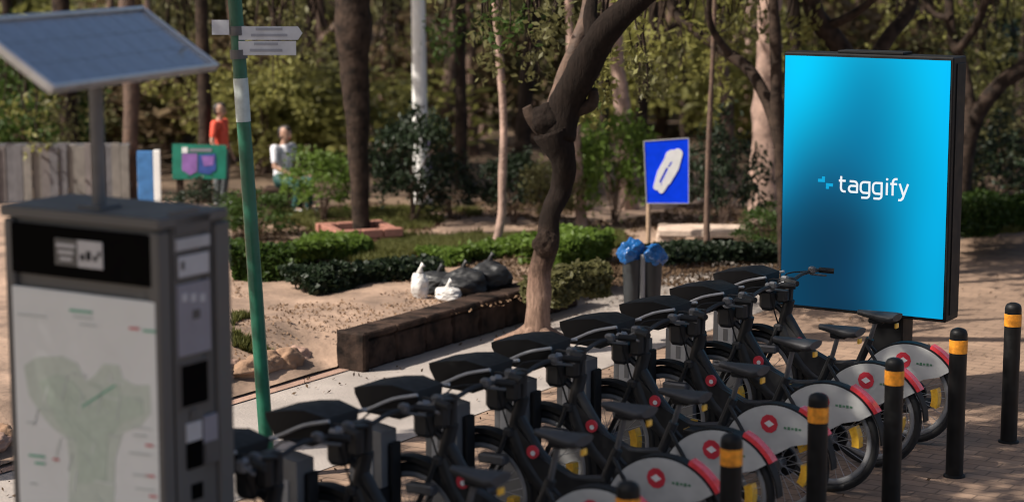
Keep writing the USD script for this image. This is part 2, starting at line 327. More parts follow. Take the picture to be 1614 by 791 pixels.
i, j = np.meshgrid(np.arange(nfx - 1), np.arange(nfy - 1), indexing='ij'); a = i * nfy + j; q = np.stack([a, a + nfy, a + nfy + 1, a + 1], -1).reshape(-1, 4)
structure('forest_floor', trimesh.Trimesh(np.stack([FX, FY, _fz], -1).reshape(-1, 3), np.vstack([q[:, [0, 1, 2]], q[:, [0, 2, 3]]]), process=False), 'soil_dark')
def pz(x, y):
    u, v = uv(np.array([x, y, 0.0])); return float(park_height(np.array(u), np.array(v)))
def GP(x, y):
    q = G(x, y, PARK); q[2] = pz(q[0], q[1]); return q

# ------------------------------------------------------------------ low kerb walls
rng = np.random.default_rng(11)
wl = thing('retaining_wall', 'low dark brown stone retaining wall with a square end, behind the bicycles', 'wall', W(0.07, 4.18), ROT)
def rough_block(c, size, amp, seed):
    m = bx((0, 0, 0), size, 0.02); 
    for _ in range(4): m = m.subdivide()
    v = np.array(m.vertices); n = v / (np.linalg.norm(v, axis=1)[:, None] + 1e-9)
    m.vertices = v + n * (amp * (meshkit.fbm(v * 9 + seed * 3.7, 4, seed) - 0.5))[:, None] + np.array(c); return m
for i in range(8):
    L = 0.39
    part(wl, 'stone_block', rough_block((0.12, -L * (i + 0.5), 0.118), (0.22, L - 0.006, 0.235), 0.045, i), 'stone_dark', True)
    part(wl, 'cap_stone', rough_block((0.12, -L * (i + 0.5), 0.262), (0.25, L - 0.005, 0.05), 0.03, i + 20), 'stone_dark', True)
part(wl, 'end_post', rough_block((0.11, 0.03, 0.14), (0.26, 0.07, 0.31), 0.02, 50), 'stone_dark', True)
bank = thing('earth_bank', 'crumbling sunlit edging of earth and rough stones left of the dark wall', 'edging', W(0.0, 4.6), ROT)
for i in range(24):
    s = rng.uniform(0.16, 0.34); m = trimesh.creation.icosphere(3, 1.0); v = np.array(m.vertices)
    v *= (1 + 0.7 * (meshkit.fbm(v * 2.4 + i * 7.3, 4, i) - 0.5))[:, None]; v *= (0.11, s * 0.75, 0.055 + 0.06 * rng.random())
    m.vertices = v + (rng.uniform(0.0, 0.14), 0.14 + 0.2 * i, 0.08 + 0.05 * rng.random())
    part(bank, 'rough_stone', m, 'bank_earth' if i % 4 else 'kerb_stone', True)

# ------------------------------------------------------------------ bicycles
def arc(R0, a0, a1, n=14, c=(0, 0)):
    return [(c[0] + R0 * math.cos(math.radians(a)), c[1] + R0 * math.sin(math.radians(a))) for a in np.linspace(a0, a1, n)]
def wheel(bike, x, name, hub_r, flip):
    z = 0.31; c = (x, 0, z)
    w = part(bike, name, torus(0.285, 0.0235, c, 44, 8), 'tyre_rubber', True)
    part(w, 'rim', torus(0.250, 0.019, c, 44, 6, 0.7), 'rim_metal', True)
    sp = []
    for i in range(28):
        a = i / 28 * 2 * PI; b = a + (0.5 if i % 2 else -0.5); sy = 0.028 * (1 if i % 4 < 2 else -1)
        sp.append(tube([(x + hub_r * math.cos(b), sy, z + hub_r * math.sin(b)), (x + 0.25 * math.cos(a), 0, z + 0.25 * math.sin(a))], 0.0016, 4))
    part(w, 'spokes', cat(sp), 'spoke_metal', True, kind='stuff')
    hb = trimesh.creation.cylinder(hub_r, 0.085, sections=18); hb.apply_transform(trimesh.transformations.rotation_matrix(PI / 2, (1, 0, 0))); hb.apply_translation(c)
    part(w, 'hub', hb, 'dull_metal')
    for k in (0, 1):
        a0 = 180 + 180 * k + flip
        pg = arc(0.196, a0 - 19, a0 + 19, 9, (x, z)) + arc(0.152, a0 + 19, a0 - 19, 9, (x, z))
        part(w, 'wheel_reflector', prism(pg, -0.03, 0.03), 'amber_reflector')
def make_bike(label, loc, dz=0.0, turn=0.0, roll=0):
    t = thing('hire_bicycle', label, 'bicycle', loc, ROT, group='docked hire bicycles')
    wheel(t, 0.0, 'rear_wheel', 0.036, roll); wheel(t, 1.06, 'front_wheel', 0.046, 8 - roll)
    fr = [tube(curve([(0.88, 0, 0.66), (0.80, 0, 0.50), (0.66, 0, 0.36), (0.50, 0, 0.30), (0.41, 0, 0.30)], 14), [0.050] * 5 + [0.046] * 5 + [0.040] * 4, 12),
          tube(curve([(0.86, 0, 0.75), (0.70, 0, 0.53), (0.54, 0, 0.45), (0.33, 0, 0.47)], 12), 0.030, 10),
          tube([(0.43, 0, 0.28), (0.275, 0, 0.64)], 0.026, 10), tube([(0.895, 0, 0.60), (0.835, 0, 0.84)], 0.036, 12)]
    bb = trimesh.creation.cylinder(0.035, 0.09, sections=16); bb.apply_transform(trimesh.transformations.rotation_matrix(PI / 2, (1, 0, 0))); bb.apply_translation((0.42, 0, 0.30)); fr.append(bb)
    f = part(t, 'frame', cat(fr), 'frame_paint')
    for s in (-1, 1):
        part(f, 'seat_stay', tube([(0.29, 0.02 * s, 0.60), (0.18, 0.062 * s, 0.47), (0.0, 0.062 * s, 0.31)], 0.011, 8), 'frame_paint')
        part(f, 'chain_stay', tube([(0.40, 0.035 * s, 0.30), (0.2, 0.06 * s, 0.305), (0.0, 0.062 * s, 0.31)], 0.012, 8), 'frame_paint')
    part(f, 'frame_badge', cat([disc_y((0.74, 0.050, 0.575), 0.034, 0.014), ]), 'red_print')
    part(f, 'badge_spot', disc_y((0.735, 0.058, 0.57), 0.013, 0.006), 'white_print')
    part(f, 'side_shield', prism([(0.86, 0.70), (0.70, 0.54), (0.52, 0.46), (0.36, 0.47), (0.42, 0.30), (0.62, 0.31), (0.76, 0.43), (0.87, 0.58)], -0.034, 0.034), 'frame_paint')
    fk = [tube(curve([(0.895, 0.05 * s, 0.66), (0.94, 0.052 * s, 0.55), (1.06, 0.052 * s, 0.31)], 8), 0.014, 8) for s in (-1, 1)] + [bx((0.893, 0, 0.655), (0.06, 0.12, 0.05), 0.012)]
    part(t, 'fork', cat(fk), 'frame_paint')
    part(t, 'front_mudguard', prism(arc(0.345, 25, 185, 22, (1.06, 0.31)) + arc(0.318, 185, 25, 22, (1.06, 0.31)), -0.038, 0.038), 'black_plastic')
    mg = part(t, 'rear_mudguard', prism(arc(0.338, -5, 178, 24, (0, 0.31)) + arc(0.328, 178, -5, 24, (0, 0.31)), -0.034, 0.034), 'black_plastic')
    part(mg, 'tail_reflector', prism(arc(0.364, 113, 147, 12, (0, 0.31)) + arc(0.339, 147, 113, 12, (0, 0.31)), -0.030, 0.030), 'red_reflector', label='long red reflector along the rear mudguard')
    sk = Polygon(arc(0.328, 22, 146, 24, (0, 0.31)) + [(-0.20, 0.45), (-0.10, 0.425), (-0.02, 0.375), (0.03, 0.355), (0.12, 0.37), (0.2, 0.40)])
    for s in (-1, 1):
        y0, y1 = (0.036, 0.042) if s > 0 else (-0.042, -0.036)
        g = part(t, 'skirt_guard', prism(sk, y0, y1), 'grey_plastic')
        yy = 0.0435 * s
        part(g, 'emblem', prism([(0.035 + 0.052 * math.cos(a), 0.535 + 0.052 * math.sin(a)) for a in np.arange(10) / 10 * 2 * PI], *sorted((yy - 0.0008, yy + 0.0012))), 'red_print')
        part(g, 'emblem_mark', cat([prism([(0.035 - 0.03, 0.535), (0.035, 0.555), (0.035 + 0.03, 0.535), (0.035, 0.515)], *sorted((yy + 0.0012 * s, yy + 0.0026 * s)))]), 'white_print')
        part(g, 'printed_mark', cat([bx((-0.06 - 0.022 * q, yy, 0.523), (0.015, 0.002, 0.012 + 0.006 * (q % 2)), 0.0005) for q in range(5)]), 'green_print')
    part(t, 'chain_case', prism(arc(0.085, 60, 300, 12, (0.0, 0.31)) + arc(0.115, -110, 110, 16, (0.42, 0.30)), -0.075, -0.055), 'black_plastic')
    for s in (-1, 1):
        e = (0.42 + 0.165 * s * math.cos(turn - 0.5), 0.075 * s, 0.30 + 0.165 * s * math.sin(turn - 0.5))
        ca = part(t, 'crank', tube([(0.42, 0.06 * s, 0.30), e], 0.011, 8), 'dull_metal')
        pd = part(t, 'pedal', bx((e[0], e[1] + 0.06 * s, e[2]), (0.085, 0.10, 0.024), 0.006), 'black_plastic')
        part(pd, 'pedal_reflector', cat([bx((e[0] + q * 0.044, e[1] + 0.06 * s, e[2]), (0.006, 0.07, 0.018), 0.001) for q in (-1, 1)]), 'amber_reflector')
    part(t, 'seat_post', tube([(0.285, 0, 0.61), (0.24, 0, 0.80 + dz)], 0.0145, 12), 'dull_metal')
    sd = np.array([[-0.045, 0.085, 0.03], [-0.015, 0.098, 0.04], [0.05, 0.078, 0.035], [0.13, 0.042, 0.03], [0.22, 0.022, 0.022]])
    rows = []
    for q, hw, hh in sd:
        for a in np.linspace(0, 2 * PI, 12, endpoint=False):
            rows.append((0.14 + q, hw * math.cos(a), 0.835 + dz + (0.02 if math.sin(a) > 0 else 0.035) * math.sin(a) * hh / 0.035 + 0.015 * abs(q - 0.05) / 0.15))
    sm = trimesh.convex.convex_hull(np.array(rows))
    s_ = part(t, 'saddle', sm, 'saddle_vinyl', 50)
    part(s_, 'saddle_clamp', bx((0.235, 0, 0.805 + dz), (0.10, 0.05, 0.035), 0.01), 'black_plastic')
    part(s_, 'saddle_reflector', bx((0.10, 0, 0.785 + dz), (0.014, 0.045, 0.032), 0.004), 'amber_reflector')
    hb = tube(curve([(0.66, -0.29, 1.0), (0.74, -0.26, 1.005), (0.81, -0.15, 0.99), (0.82, 0, 0.965), (0.81, 0.15, 0.99), (0.74, 0.26, 1.005), (0.66, 0.29, 1.0)], 26), 0.0125, 8)
    h = part(t, 'handlebar', cat([hb, tube([(0.835, 0, 0.83), (0.82, 0, 0.985)], 0.018, 10)]), 'frame_paint')
    for s in (-1, 1):
        part(h, 'grip', tube([(0.655, 0.293 * s, 1.0), (0.745, 0.257 * s, 1.0055)], 0.0185, 10), 'black_plastic')
        part(h, 'brake_lever', tube(curve([(0.77, 0.235 * s, 0.995), (0.80, 0.25 * s, 0.975), (0.71, 0.30 * s, 0.965)], 8), 0.007, 6), 'dull_metal')
        part(h, 'gear_shifter', bx((0.775, 0.215 * s, 1.008), (0.05, 0.045, 0.045), 0.012), 'dull_metal')
    part(h, 'cables', cat([tube(curve([(0.80, 0.2 * s, 1.0), (0.93, 0.12 * s, 0.97), (0.93, 0.05 * s, 0.80), (0.90, 0.03 * s, 0.68)], 12), 0.005, 6) for s in (-1, 1)]), 'black_plastic')
    # front carrier: a shallow dark tray that rises towards the handlebar, with a grey tube along each side
    hull = lambda pts: trimesh.convex.convex_hull(np.array(pts, float))
    ck = [hull([(1.325, s * w, z) for s in (-1, 1) for w, z in ((0.125, 0.985), (0.12, 0.955))] + [(1.28, s * 0.11, 0.865) for s in (-1, 1)] + [(1.20, s * 0.135, 1.012) for s in (-1, 1)] + [(1.09, s * 0.135, 1.025) for s in (-1, 1)] +
               [(0.965, s * 0.12, 1.0) for s in (-1, 1)] + [(0.955, s * 0.09, 0.93) for s in (-1, 1)] + [(1.07, s * 0.10, 0.85) for s in (-1, 1)])]
    c_ = part(t, 'front_carrier', ck[0], 'black_plastic')
    for s in (-1, 1):
        part(c_, 'carrier_tube', tube(curve([(1.30, 0.125 * s, 0.865), (1.21, 0.142 * s, 0.90), (1.08, 0.148 * s, 0.96), (0.94, 0.14 * s, 0.995)], 10), 0.0085, 8), 'dock_plate')
    part(t, 'carrier_bracket', cat([tube([(0.87, 0, 0.75), (1.05, 0, 0.87)], 0.02, 8), bx((0.975, 0, 0.83), (0.11, 0.13, 0.14), 0.03), bx((0.87, 0, 0.90), (0.08, 0.12, 0.16), 0.025)]), 'frame_paint')
    part(t, 'front_light', bx((0.93, 0.10, 0.93), (0.05, 0.07, 0.06), 0.015), 'rim_metal')
    part(t, 'kickstand', tube([(0.36, 0.05, 0.29), (0.27, 0.13, 0.02)], 0.009, 8), 'dull_metal')
    part(t, 'docking_lug', bx((0.955, 0.085, 0.52), (0.16, 0.06, 0.05), 0.01), 'dull_metal')
    return t
SPOTS = [0.1 - 0.67 * k for k in range(9)]
ORD = ['farthest docked bicycle, its whole rear wheel open to view beside the last bollards', 'second bicycle from the far end of the row, below the blue display', 'third bicycle from the far end, its grey skirt guard half behind a bollard',
       'fourth bicycle from the far end of the docked row', 'fifth docked bicycle, in the middle of the row', 'sixth bicycle from the far end, its tail close to the nearest but one bollard',
       'seventh bicycle from the far end, its skirt guard beside the nearest bollard', 'docked bicycle second from the grey kiosk, front carrier clear against the pale pavement', 'docked bicycle nearest the grey kiosk, mostly hidden behind it']
wob = np.random.default_rng(5)
bikes_made = []
VARY = [(-0.045, 0.0, 0), (-0.025, 1.9, 14), (0.01, 0.8, -12)]
for k, u in enumerate(SPOTS):
    loc = W(u + wob.uniform(-0.012, 0.012), wob.uniform(-0.02, 0.02)); rot = ROT + wob.uniform(-0.02, 0.02)
    if k < 3: bikes_made.append(make_bike(ORD[k], loc, *VARY[k])); place(UsdGeom.Xform(bikes_made[-1]), loc, rot)
    else: dup(bikes_made[(k * 2 + k // 3) % 3], ORD[k], loc, rot)

# ------------------------------------------------------------------ docking posts
def make_dock(label, loc):
    t = thing('docking_post', label, 'bike dock', loc, ROT, group='docking posts in front of the bicycles')
    part(t, 'post', prism([(-0.10, 0.02), (0.10, 0.02), (0.095, 0.74), (0.04, 0.81), (-0.095, 0.79)], -0.065, 0.065), 'dock_grey', 20)
    part(t, 'side_edge', bx((-0.115, -0.02, 0.38), (0.03, 0.08, 0.70), 0.008), 'black_plastic')
    pl = part(t, 'number_plate', bx((0.005, 0.0675, 0.60), (0.105, 0.006, 0.20), 0.002), 'dock_plate')
    part(pl, 'plate_mark', bx((0.005, 0.0715, 0.60), (0.03, 0.003, 0.08), 0.0008), 'dock_grey')
    part(t, 'lock_slot', bx((-0.06, 0.05, 0.47), (0.10, 0.09, 0.09), 0.01), 'black_plastic')
    part(t, 'lock_light', disc_y((0.055, 0.067, 0.735), 0.010, 0.006), 'white_print')
    part(t, 'base_plate', bx((0.02, -0.1, 0.02), (0.62, 0.655, 0.04), 0.006), 'dock_base')
    return t
DK = ['docking post at the far end of the row', 'docking post second from the far end', 'docking post third from the far end', 'docking post fourth from the far end', 'docking post in the middle of the row',
      'docking post sixth from the far end', 'docking post seventh from the far end, its grey plate plain to see', 'docking post second from the kiosk', 'docking post nearest the kiosk']
dock = None
for k, u in enumerate(SPOTS):
    loc = W(u - 0.105, 1.21)
    if dock is None: dock = make_dock(DK[k], loc)
    else: dup(dock, DK[k], loc, ROT)

# ------------------------------------------------------------------ bollards
BOLL = [(990, 778), (1153, 704), (1290, 635), (1410, 582), (1511, 535), (1597, 492)]
BL = ['black bollard nearest the camera, cut by the lower edge with only its amber band showing', 'second nearest black bollard with amber band', 'third nearest black bollard with amber band',
      'fourth black bollard, in front of the farthest bicycle', 'fifth black bollard, just below the corner of the blue display', 'farthest black bollard, at the right edge of the view']
bl = None
for k in range(6):
    loc = W(on_v(*BOLL[k], -0.52)[0], -0.52)
    if bl is None:
        bl = thing('bollard', BL[k], 'bollard', loc, 0, group='black bollards with amber bands')
        prof = [(0.0, 0), (0.052, 0), (0.052, 0.855), (0.049, 0.872), (0.040, 0.885), (0.022, 0.893), (0.0, 0.895)]
        part(bl, 'post', trimesh.creation.revolve(np.array(prof), sections=28), 'bollard_black', 40)
        part(bl, 'reflective_band', trimesh.creation.revolve(np.array([(0.0515, 0.745), (0.054, 0.747), (0.054, 0.823), (0.0515, 0.825)]), sections=28), 'bollard_amber', 40)
        part(bl, 'foot_ring', trimesh.creation.revolve(np.array([(0.0515, 0.0), (0.066, 0.0), (0.064, 0.010), (0.0515, 0.014)]), sections=28), 'bollard_black', 40)
    else: dup(bl, BL[k], loc, k * 1.1)

# ------------------------------------------------------------------ advertising display
U0 = 0.9; v0, v1, z0, z1 = 0.10, 1.27, 0.655, 2.36
ad = thing('advertising_display', 'tall dark advertising display with a glowing blue gradient screen and white wordmark', 'display', W(U0, v0), ROT)
SW, SH = v1 - v0, z1 - z0                               # local: x to the left in the view, +y to the viewer
part(ad, 'casing', bx((SW / 2 - 0.004, -0.125, (z0 + z1) / 2), (SW + 0.032, 0.235, SH + 0.045), 0.008), 'case_black')
part(ad, 'side_cover', bx((-0.0225, -0.14, (z0 + z1) / 2), (0.010, 0.16, SH - 0.04), 0.003), 'case_side')
part(ad, 'top_fin', bx((SW / 2, -0.15, z1 + 0.032), (SW * 0.4, 0.16, 0.018), 0.006), 'case_side')
pdst = part(ad, 'pedestal', bx((SW * 0.36, -0.19, 0.32), (0.22, 0.2, 0.62), 0.01), 'case_side')
part(pdst, 'foot_plate', bx((SW * 0.36, -0.19, 0.012), (0.55, 0.42, 0.024), 0.004), 'case_side')
COLS = np.array([[(14, 203, 255), (14, 194, 242), (18, 163, 208), (13, 182, 232), (12, 196, 255)],
                 [(14, 199, 252), (14, 174, 220), (16, 142, 186), (14, 170, 216), (10, 192, 252)],
                 [(14, 180, 230), (18, 138, 180), (16, 126, 170), (13, 160, 206), (10, 188, 246)],
                 [(16, 142, 188), (20, 98, 136), (18, 108, 148), (13, 152, 198), (10, 182, 238)],
                 [(18, 92, 128), (18, 68, 98), (18, 84, 118), (13, 145, 192), (11, 174, 228)],
                 [(18, 72, 104), (17, 60, 88), (18, 78, 112), (13, 142, 188), (12, 166, 218)],
                 [(17, 68, 98), (17, 60, 88), (18, 72, 102), (13, 138, 184), (13, 162, 214)]], float)
NX, NZ = 41, 61
gx = np.linspace(0, 4, NX); gz = np.linspace(0, 6, NZ)
from scipy.interpolate import RectBivariateSpline
ci = np.stack([RectBivariateSpline(np.arange(7), np.arange(5), COLS[..., k], kx=3, ky=3)(gz, gx) for k in range(3)], -1).clip(0, 255)
lin = np.where(ci / 255 < 0.04045, ci / 255 / 12.92, ((ci / 255 + 0.055) / 1.055) ** 2.4)
X, Z = np.meshgrid(SW * (1 - gx / 4), z1 - SH * gz / 6); scv = np.stack([X, 0 * X + 0.0, Z], -1).reshape(-1, 3); scv[:, 1] = -0.004
i, j = np.meshgrid(np.arange(NZ - 1), np.arange(NX - 1), indexing='ij'); a = i * NX + j
q = np.stack([a, a + NX, a + NX + 1, a + 1], -1).reshape(-1, 4)
sc = trimesh.Trimesh(scv, np.vstack([q[:, [0, 1, 2]], q[:, [0, 2, 3]]]), process=False)
if sc.face_normals[:, 1].mean() < 0: sc.invert()
scp = part(ad, 'screen', sc, 'screen_image', False)
UsdGeom.PrimvarsAPI(scp).CreatePrimvar('screen_color', Sdf.ValueTypeNames.Color3fArray, 'vertex').Set(Vt.Vec3fArray.FromNumpy(lin.reshape(-1, 3).astype(np.float32)))
# rounded lettering drawn from strokes, like the wordmark on the screen
from shapely.geometry import LineString
from shapely import union_all, affinity
def strokes(lines, w): return union_all([LineString(l).buffer(w / 2, cap_style=1 if False else 2, join_style=1) for l in lines])
def bow(cx, cy, rx, ry, a0, a1, n=14): return [(cx + rx * math.cos(math.radians(q)), cy + ry * math.sin(math.radians(q))) for q in np.linspace(a0, a1, n)]
def ga(x, tail):
    body = [(x + 1.0, 1.0)] + [(x + 0.42, 1.0)] + bow(x + 0.35, 0.68, 0.33, 0.32, 95, 180, 6) + bow(x + 0.35, 0.34, 0.33, 0.34, 180, 265, 6) + [(x + 0.95, 0.0)]
    stem = [(x + 0.92, 1.07), (x + 0.92, 0.0 if not tail else -0.1)] + (bow(x + 0.62, -0.16, 0.30, 0.30, 0, -88, 6) + [(x + 0.10, -0.46)] if tail else [(x + 0.92, -0.07)])
    return [body, stem]
def letter_a(x): return [[(x + 0.12, 1.0), (x + 0.60, 1.0)] + bow(x + 0.60, 0.70, 0.30, 0.30, 88, 0, 6) + [(x + 0.90, -0.07)],
                         [(x + 0.90, 0.58), (x + 0.40, 0.58)] + bow(x + 0.32, 0.29, 0.28, 0.29, 92, 268, 10) + [(x + 0.90, 0.0)]]
wm = []
wm.append(([[(0.22, 1.42), (0.22, 0.34)] + bow(0.52, 0.32, 0.30, 0.32, 180, 268, 6) + [(0.72, 0.0)], [(0.0, 1.0), (0.70, 1.0)]], 't'))
wm.append((letter_a(1.02), 'a')); wm.append((ga(2.28, True), 'g')); wm.append((ga(3.56, True), 'g'))
wm.append(([[(5.02, 1.07), (5.02, -0.07)], [(5.02, 1.30), (5.02, 1.50)]], 'i'))
wm.append(([[(5.62, -0.07), (5.62, 1.15)] + bow(5.92, 1.15, 0.30, 0.32, 180, 92, 6) + [(6.08, 1.47)], [(5.36, 1.0), (6.05, 1.0)]], 'f'))
wm.append(([[(6.32, 1.07), (6.74, -0.02)], [(7.18, 1.07), (6.66, -0.30)] + bow(6.36, -0.20, 0.28, 0.27, -20, -95, 5) + [(6.22, -0.46)]], 'y'))
lx0, lz0 = on_u(1322, 301, U0); lx1, lz1 = on_u(1431, 309, U0)
xs = (lx0 - v0); wpx = (lx0 - lx1) / 7.2; zb = (lz0 + lz1) / 2 + 0.0
for lines, name in wm:
    shp = strokes(lines, 0.20)
    shp = affinity.affine_transform(shp, [-wpx, 0, 0, wpx * 1.05, xs, zb])
    gs = getattr(shp, 'geoms', [shp])
    part(scp, 'letter', cat([prism(g_, -0.002, 0.001) for g_ in gs]), 'screen_white', False)
ex, ez = on_u(1301, 288, U0); ex -= v0
for s in (-1, 1):
    k = 0.022
    pg = Polygon([(0.25, 2.2), (1.35, 2.2), (1.35, 0.15), (0.25, 0.15 - 0.0)]).union(Polygon([(1.35, 1.25), (2.9, 1.25), (2.9, 0.15), (0.25, 0.15)]))
    pg = affinity.affine_transform(pg, [s * k * 0.85, 0, 0, s * k * 0.85, ex, ez]) if s > 0 else affinity.affine_transform(pg, [-k * 0.85, 0, 0, -k * 0.85, ex, ez])
    part(scp, 'emblem', prism(pg, -0.002, 0.001), 'screen_emblem', False)

# ------------------------------------------------------------------ rental kiosk with map, side terminal and solar panel
KU, KV0, KV1, KZ, KD = -6.10, 0.73, 1.555, 2.09, 0.40
ks = thing('rental_kiosk', 'grey bicycle hire kiosk with a city map, side terminal and solar panel on a mast', 'kiosk', W(KU, KV0), ROT)
KW = KV1 - KV0
def fr(x, y): q = on_u(x, y, KU); return q[0] - KV0, q[1]          # pixel of the front face -> local (x, z)
part(ks, 'body', bx((KW / 2, -KD / 2 - 0.012, KZ / 2), (KW - 0.02, KD - 0.02, KZ - 0.01), 0.004), 'kiosk_grey')
part(ks, 'side_frame', bx((0.028, -0.03, KZ / 2 - 0.02), (0.062, 0.07, KZ - 0.05), 0.008), 'kiosk_grey')
part(ks, 'side_frame', bx((KW - 0.026, -0.03, KZ / 2 - 0.02), (0.052, 0.07, KZ - 0.05), 0.008), 'kiosk_grey')
part(ks, 'rear_frame', bx((0.026, -KD + 0.022, KZ / 2 - 0.02), (0.064, 0.10, KZ - 0.05), 0.008), 'kiosk_grey')
part(ks, 'roof', bx((KW / 2, -KD / 2, KZ - 0.012), (KW + 0.024, KD + 0.024, 0.046), 0.008), 'kiosk_grey')
part(ks, 'rear_plinth', bx((KW / 2, -KD / 2, 0.05), (KW + 0.03, KD + 0.03, 0.1), 0.008), 'kiosk_dark')
hx1, hz1 = fr(18, 349); hx0, hz0 = fr(240, 453)
hd = part(ks, 'header_panel', bx(((hx0 + hx1) / 2, 0.0, (hz0 + hz1) / 2), (hx1 - hx0, 0.016, hz1 - hz0), 0.003), 'screen_black')
ax, az = fr(88, 374); bx_, bz = fr(126, 420); cx_, cz = fr(165, 424)
part(hd, 'display_plate', bx(((ax + bx_) / 2, 0.0095, (az + bz) / 2), (ax - bx_ - 0.003, 0.005, az - bz), 0.001), 'kiosk_grey', label='grey plate with fine lettering')
for q in range(3):
    part(hd, 'plate_line', bx(((ax + bx_) / 2, 0.0125, az - (az - bz) * (0.25 + 0.25 * q)), ((ax - bx_) * (0.8 - 0.15 * q), 0.003, 0.014), 0.0006), 'label_white')
part(hd, 'display_plate', bx(((bx_ + cx_) / 2, 0.0095, (az + bz) / 2), (bx_ - cx_, 0.005, az - bz), 0.001), 'label_white', label='white plate with black marks')
for q, (dx, dz, sx, sz) in enumerate([(0.2, 0.62, 0.16, 0.22), (0.45, 0.55, 0.18, 0.34), (0.72, 0.62, 0.14, 0.2), (0.88, 0.45, 0.1, 0.2)]):
    part(hd, 'plate_mark', bx((bx_ - (bx_ - cx_) * dx, 0.0125, az - (az - bz) * dz), ((bx_ - cx_) * sx, 0.003, (az - bz) * sz), 0.0006), 'screen_black')
mx1, mz1 = fr(20, 449); mx0, _ = fr(249, 600); mz0 = 0.12
mp = part(ks, 'map_panel', bx(((mx0 + mx1) / 2, 0.0, (mz0 + mz1) / 2), (mx1 - mx0, 0.014, mz1 - mz0), 0.003), 'map_paper')
def on_map(name, px, m, y=0.0072, t=0.0012, lab=None):
    return part(mp, name, prism([fr(*p) for p in px], y, y + t), m, False, lab)
on_map('map_district', [(40, 575), (60, 562), (100, 560), (124, 572), (138, 600), (150, 592), (166, 572), (190, 575), (196, 596), (214, 606), (238, 606), (240, 650), (222, 672), (196, 680), (184, 720), (182, 800), (110, 800), (112, 730), (108, 690), (84, 672), (66, 650), (48, 622)], 'map_green_pale')
on_map('map_district', [(64, 600), (92, 588), (118, 600), (134, 622), (146, 640), (168, 624), (188, 598), (192, 622), (226, 626), (228, 652), (196, 664), (172, 690), (170, 760), (126, 760), (124, 700), (92, 664)], 'map_green', 0.0085)
def mline(p, q, w, m, name='map_street'):
    p, q = np.array(fr(*p)), np.array(fr(*q)); d = (q - p) / np.linalg.norm(q - p); n = np.array([-d[1], d[0]]) * w / 2
    part(mp, name, prism([tuple(p + n), tuple(q + n), tuple(q - n), tuple(p - n)], 0.0098, 0.0108), m, False)
lr = random.Random(4)
for q in range(46):
    x, y = lr.uniform(62, 225), lr.uniform(585, 780)
    if y > 690 and not 112 < x < 182: continue
    a = lr.choice([0.25, 0.25, 1.75, 0.9]) + lr.uniform(-0.1, 0.1); l = lr.uniform(12, 44)
    mline((x, y), (x + l * math.cos(a), y + l * math.sin(a) * 1.0), lr.uniform(0.003, 0.006), lr.choice(['map_green_pale', 'map_green', 'map_line', 'map_paper']))
mline((132, 640), (184, 606), 0.008, 'map_teal')
for (x, y, l, m) in [(30, 494, 46, 'map_line'), (112, 488, 36, 'map_teal'), (118, 498, 30, 'map_line'), (128, 510, 26, 'map_line'), (206, 516, 16, 'map_red'), (228, 520, 20, 'map_teal'), (48, 716, 26, 'map_teal'), (58, 728, 16, 'map_teal'), (86, 722, 10, 'map_red'),
                   (212, 684, 22, 'map_line'), (206, 712, 34, 'map_line'), (232, 700, 12, 'map_red'), (212, 746, 26, 'map_line'), (232, 748, 14, 'map_red'), (216, 768, 30, 'map_line'), (44, 664, 14, 'map_line'), (50, 760, 12, 'map_line'), (238, 780, 12, 'map_red')]:
    mline((x, y), (x + l, y + l * 0.105), 0.010 if m != 'map_line' else 0.007, m, 'map_caption')
def sd_(x, y): q = on_v(x, y, KV0); return -(q[0] - KU), q[1]       # pixel of the right side -> local (y, z)
def side_plate(name, x0, y0, x1, y1, m, proud=0.006, lab=None, parent=None):
    ya, za = sd_(x0, (y0 + 0)); yb, zb_ = sd_(x1, y1)
    return part(parent or ks, name, bx((0.004 - proud / 2, (ya + yb) / 2, (za + zb_) / 2), (0.012 + proud, abs(ya - yb), abs(za - zb_)), 0.002), m, lab and 35 or 35, lab)
side_plate('terminal_panel', 268, 334, 332, 1180, 'kiosk_grey', 0.003)
side_plate('card_screen', 272, 344, 328, 362, 'kiosk_dark', 0.010)
side_plate('notice_strip', 274, 378, 328, 386, 'dock_plate', 0.010)
np_ = side_plate('notice_plate', 273, 400, 330, 432, 'kiosk_dark', 0.008, 'dark framed notice with a pale centre')
side_plate('notice_card', 277, 405, 326, 428, 'label_white', 0.012, None, np_)
side_plate('notice_mark', 281, 412, 287, 424, 'kiosk_dark', 0.014, None, np_)
gp = side_plate('instruction_label', 276, 450, 330, 550, 'label_lilac', 0.010, 'lilac grey instruction label')
for q in range(3): side_plate('instruction_mark', 283 + 14 * q, 463, 292 + 14 * q, 474, 'label_white', 0.012, None, gp)
side_plate('instruction_mark', 300, 488, 312, 500, 'kiosk_dark', 0.012, None, gp)
ts = side_plate('touch_screen', 279, 573, 328, 634, 'kiosk_dark', 0.008)
side_plate('screen_glass', 283, 577, 325, 630, 'screen_black', 0.011, None, ts)
side_plate('key_lock', 297, 645, 309, 658, 'kiosk_dark', 0.010)
side_plate('sticker', 291, 668, 316, 690, 'label_white', 0.009, 'small pale square sticker')
side_plate('sticker', 318, 656, 341, 692, 'label_lilac', 0.009, 'small lilac square sticker')
side_plate('card_reader', 292, 699, 317, 732, 'screen_black', 0.012)
side_plate('keypad', 320, 696, 344, 724, 'kiosk_dark', 0.010)
side_plate('coin_slot', 300, 763, 318, 782, 'screen_black', 0.009)
